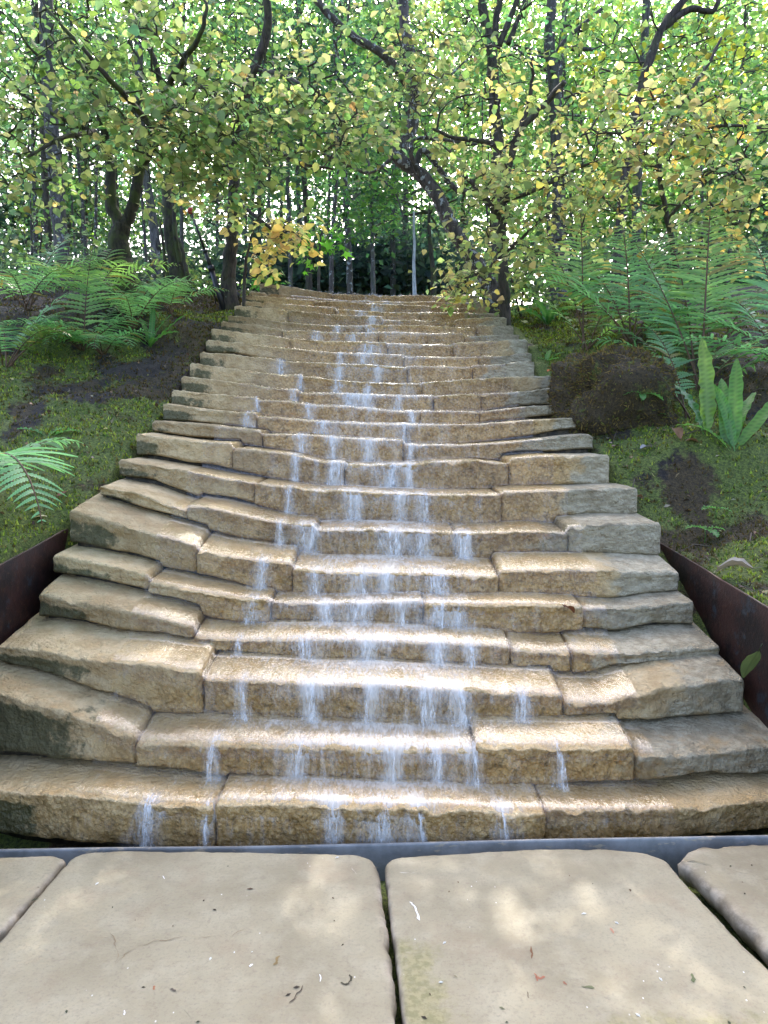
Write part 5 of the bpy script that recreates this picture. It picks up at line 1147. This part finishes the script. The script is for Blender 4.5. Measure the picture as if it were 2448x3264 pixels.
shrub('grassy pale green tuft beside the black spotlight', 690, 930, 9.0, 60, 45, 30, (([.16, .22, .06], [.10, .18, .05]), (1, 1)), .06)
shrub('dense dark green bush behind the tall right ferns', 2050, 820, 9.0, 330, 170, 170, (GREEN, (2, 2, 1, 3)))
shrub('dull green bush beneath the slender tree right of the steps', 1660, 900, 8.8, 110, 110, 80, (GREEN, (2, 3, 2, 2)))
shrub('shaded bush between the pale trunk and the left ferns', 120, 800, 9.5, 200, 140, 70, (GREEN, (2, 1, 1, 4)))

fern('bushy fern at the far left below the straight grey trunk', gnd(90, 990, 7.8), [fr(a, e, L, d_, wmax=w_, npin=20) for a, e, L, d_, w_ in ((20, 60, 1.0, 60, .24), (-30, 50, .9, 80, .22), (-80, 45, .8, 80, .2), (90, 70, 1.0, 40, .24), (160, 55, 1.0, 70, .24), (-130, 45, .8, 80, .2), (50, 75, 1.1, 40, .24))], FG)
fern('pale fern against the dark trunk base behind the ladder like frond', gnd(300, 980, 8.2), [fr(a, e, L, d_, wmax=w_, npin=20) for a, e, L, d_, w_ in ((10, 55, 1.0, 70, .24), (-40, 50, .9, 80, .22), (-100, 45, .8, 80, .2), (80, 70, 1.0, 40, .24), (170, 55, 1.0, 70, .24), (130, 65, 1.0, 60, .22))], FL)
fern('fern between the split stump and the strap leaf clump on the left', gnd(540, 1000, 7.9), [fr(a, e, L, d_, wmax=w_, npin=18) for a, e, L, d_, w_ in ((10, 50, .7, 70, .18), (-60, 45, .6, 80, .16), (190, 50, .8, 70, .18), (90, 65, .7, 50, .18), (140, 55, .8, 60, .18))], FG)
shrub('leafy bush on the left skyline above the dark soil', 40, 900, 8.6, 170, 80, 60, (GREEN, (2, 2, 1, 3)))
shrub('low bush with mixed leaves between the two left tree trunks', 520, 860, 9.4, 120, 80, 50, (GREEN, (2, 2, 2, 2)))

def mark(pts, width, col, z=.0016):
    mb = MB(); P2 = [on_plane(1.4756 * a, 2500 + 1.4756 * b, z) for a, b in pts]; P2 = curve(P2, 5); V = []
    for i, p in enumerate(P2):
        t = P2[min(i + 1, len(P2) - 1)] - P2[max(0, i - 1)]; t /= np.linalg.norm(t) + 1e-9; nr = np.array((-t[1], t[0], 0))
        ww = width * (max(.12, 1.6 * n3(p[0] * 22, p[1] * 22, 3)) if width < .002 else .35 + .9 * abs(n3(p[0] * 60, p[1] * 60, 3)) + .3 * random.random()) * (.3 if i in (0, len(P2) - 1) else 1); o = nr * (.004 * n3(p[0] * 70, p[1] * 70, 1) + .003 * n3(p[0] * 220, p[1] * 220, 5))
        V += [p + o - nr * ww, p + o + nr * ww]
    mb.add(V, [(2 * i, 2 * i + 2, 2 * i + 3, 2 * i + 1) for i in range(len(P2) - 1)], (*col, 1)); return mb
slabs = [o for o in COL.objects if o.name.startswith('paving_slab')]
mark([(236, 318), (247, 333), (249, 350), (256, 372), (249, 388), (262, 375), (285, 357), (300, 349), (318, 345), (336, 337), (362, 336), (385, 330), (404, 327), (425, 330), (452, 329), (480, 326), (500, 328), (512, 319), (527, 313)], .0016, (.20, .14, .08)).build('crack', M['dead'], slabs[0])
for pts, wd, c in (([(735, 428), (748, 432), (758, 424), (756, 410)], .004, (.06, .05, .03)), ([(626, 472), (640, 455), (656, 434)], .0022, (.07, .05, .035)), ([(592, 390), (598, 380), (603, 370)], .005, (.22, .15, .06)), ([(690, 205), (692, 226)], .0012, (.10, .08, .06)), ([(540, 394), (546, 388)], .005, (.75, .74, .72)), ([(690, 410), (692, 426)], .002, (.8, .8, .8)), ([(350, 198), (356, 204)], .002, (.75, .72, .7)), ([(270, 498), (268, 488)], .003, (.75, .72, .7)), ([(370, 440), (380, 446)], .005, (.10, .08, .06)), ([(330, 436), (336, 442)], .004, (.30, .12, .06)), ([(760, 180), (772, 196)], .0014, (.7, .68, .62))):
    mark(pts, wd, c).build('surface_mark', M['dead'], slabs[0])
for pts, wd, c in (([(884, 254), (898, 268), (905, 294)], .0035, (.80, .79, .76)), ([(862, 190), (880, 192), (896, 190)], .0016, (.72, .70, .66)), ([(1146, 350), (1150, 376)], .003, (.16, .07, .03)), ([(1154, 408), (1164, 418), (1178, 416)], .004, (.32, .12, .07)), ([(1160, 416), (1158, 424)], .003, (.32, .12, .07)), ([(1216, 426), (1226, 432)], .004, (.25, .10, .06)), ([(1494, 408), (1498, 428)], .005, (.10, .12, .05)), ([(1318, 310), (1326, 322)], .005, (.40, .20, .13)), ([(1138, 448), (1144, 462)], .002, (.12, .09, .06)), ([(1256, 436), (1284, 440)], .004, (.12, .13, .06)), ([(1080, 480), (1090, 486)], .004, (.14, .14, .07)), ([(980, 412), (986, 418)], .003, (.2, .17, .1))):
    mark(pts, wd, c).build('surface_mark', M['dead'], slabs[1])

fern('fern whose bright frond droops to the left over the mossy boulder', gnd(2200, 1335, 4.9),
     [fr(176, 62, .95, 112, wmax=.22, npin=24, teeth=9, pw=.2, stalk=.3, col=(.20, .44, .22)), fr(150, 66, .85, 70, wmax=.2, npin=22, pw=.15), fr(110, 76, .9, 40, wmax=.22, npin=22, pw=.14)], FG)
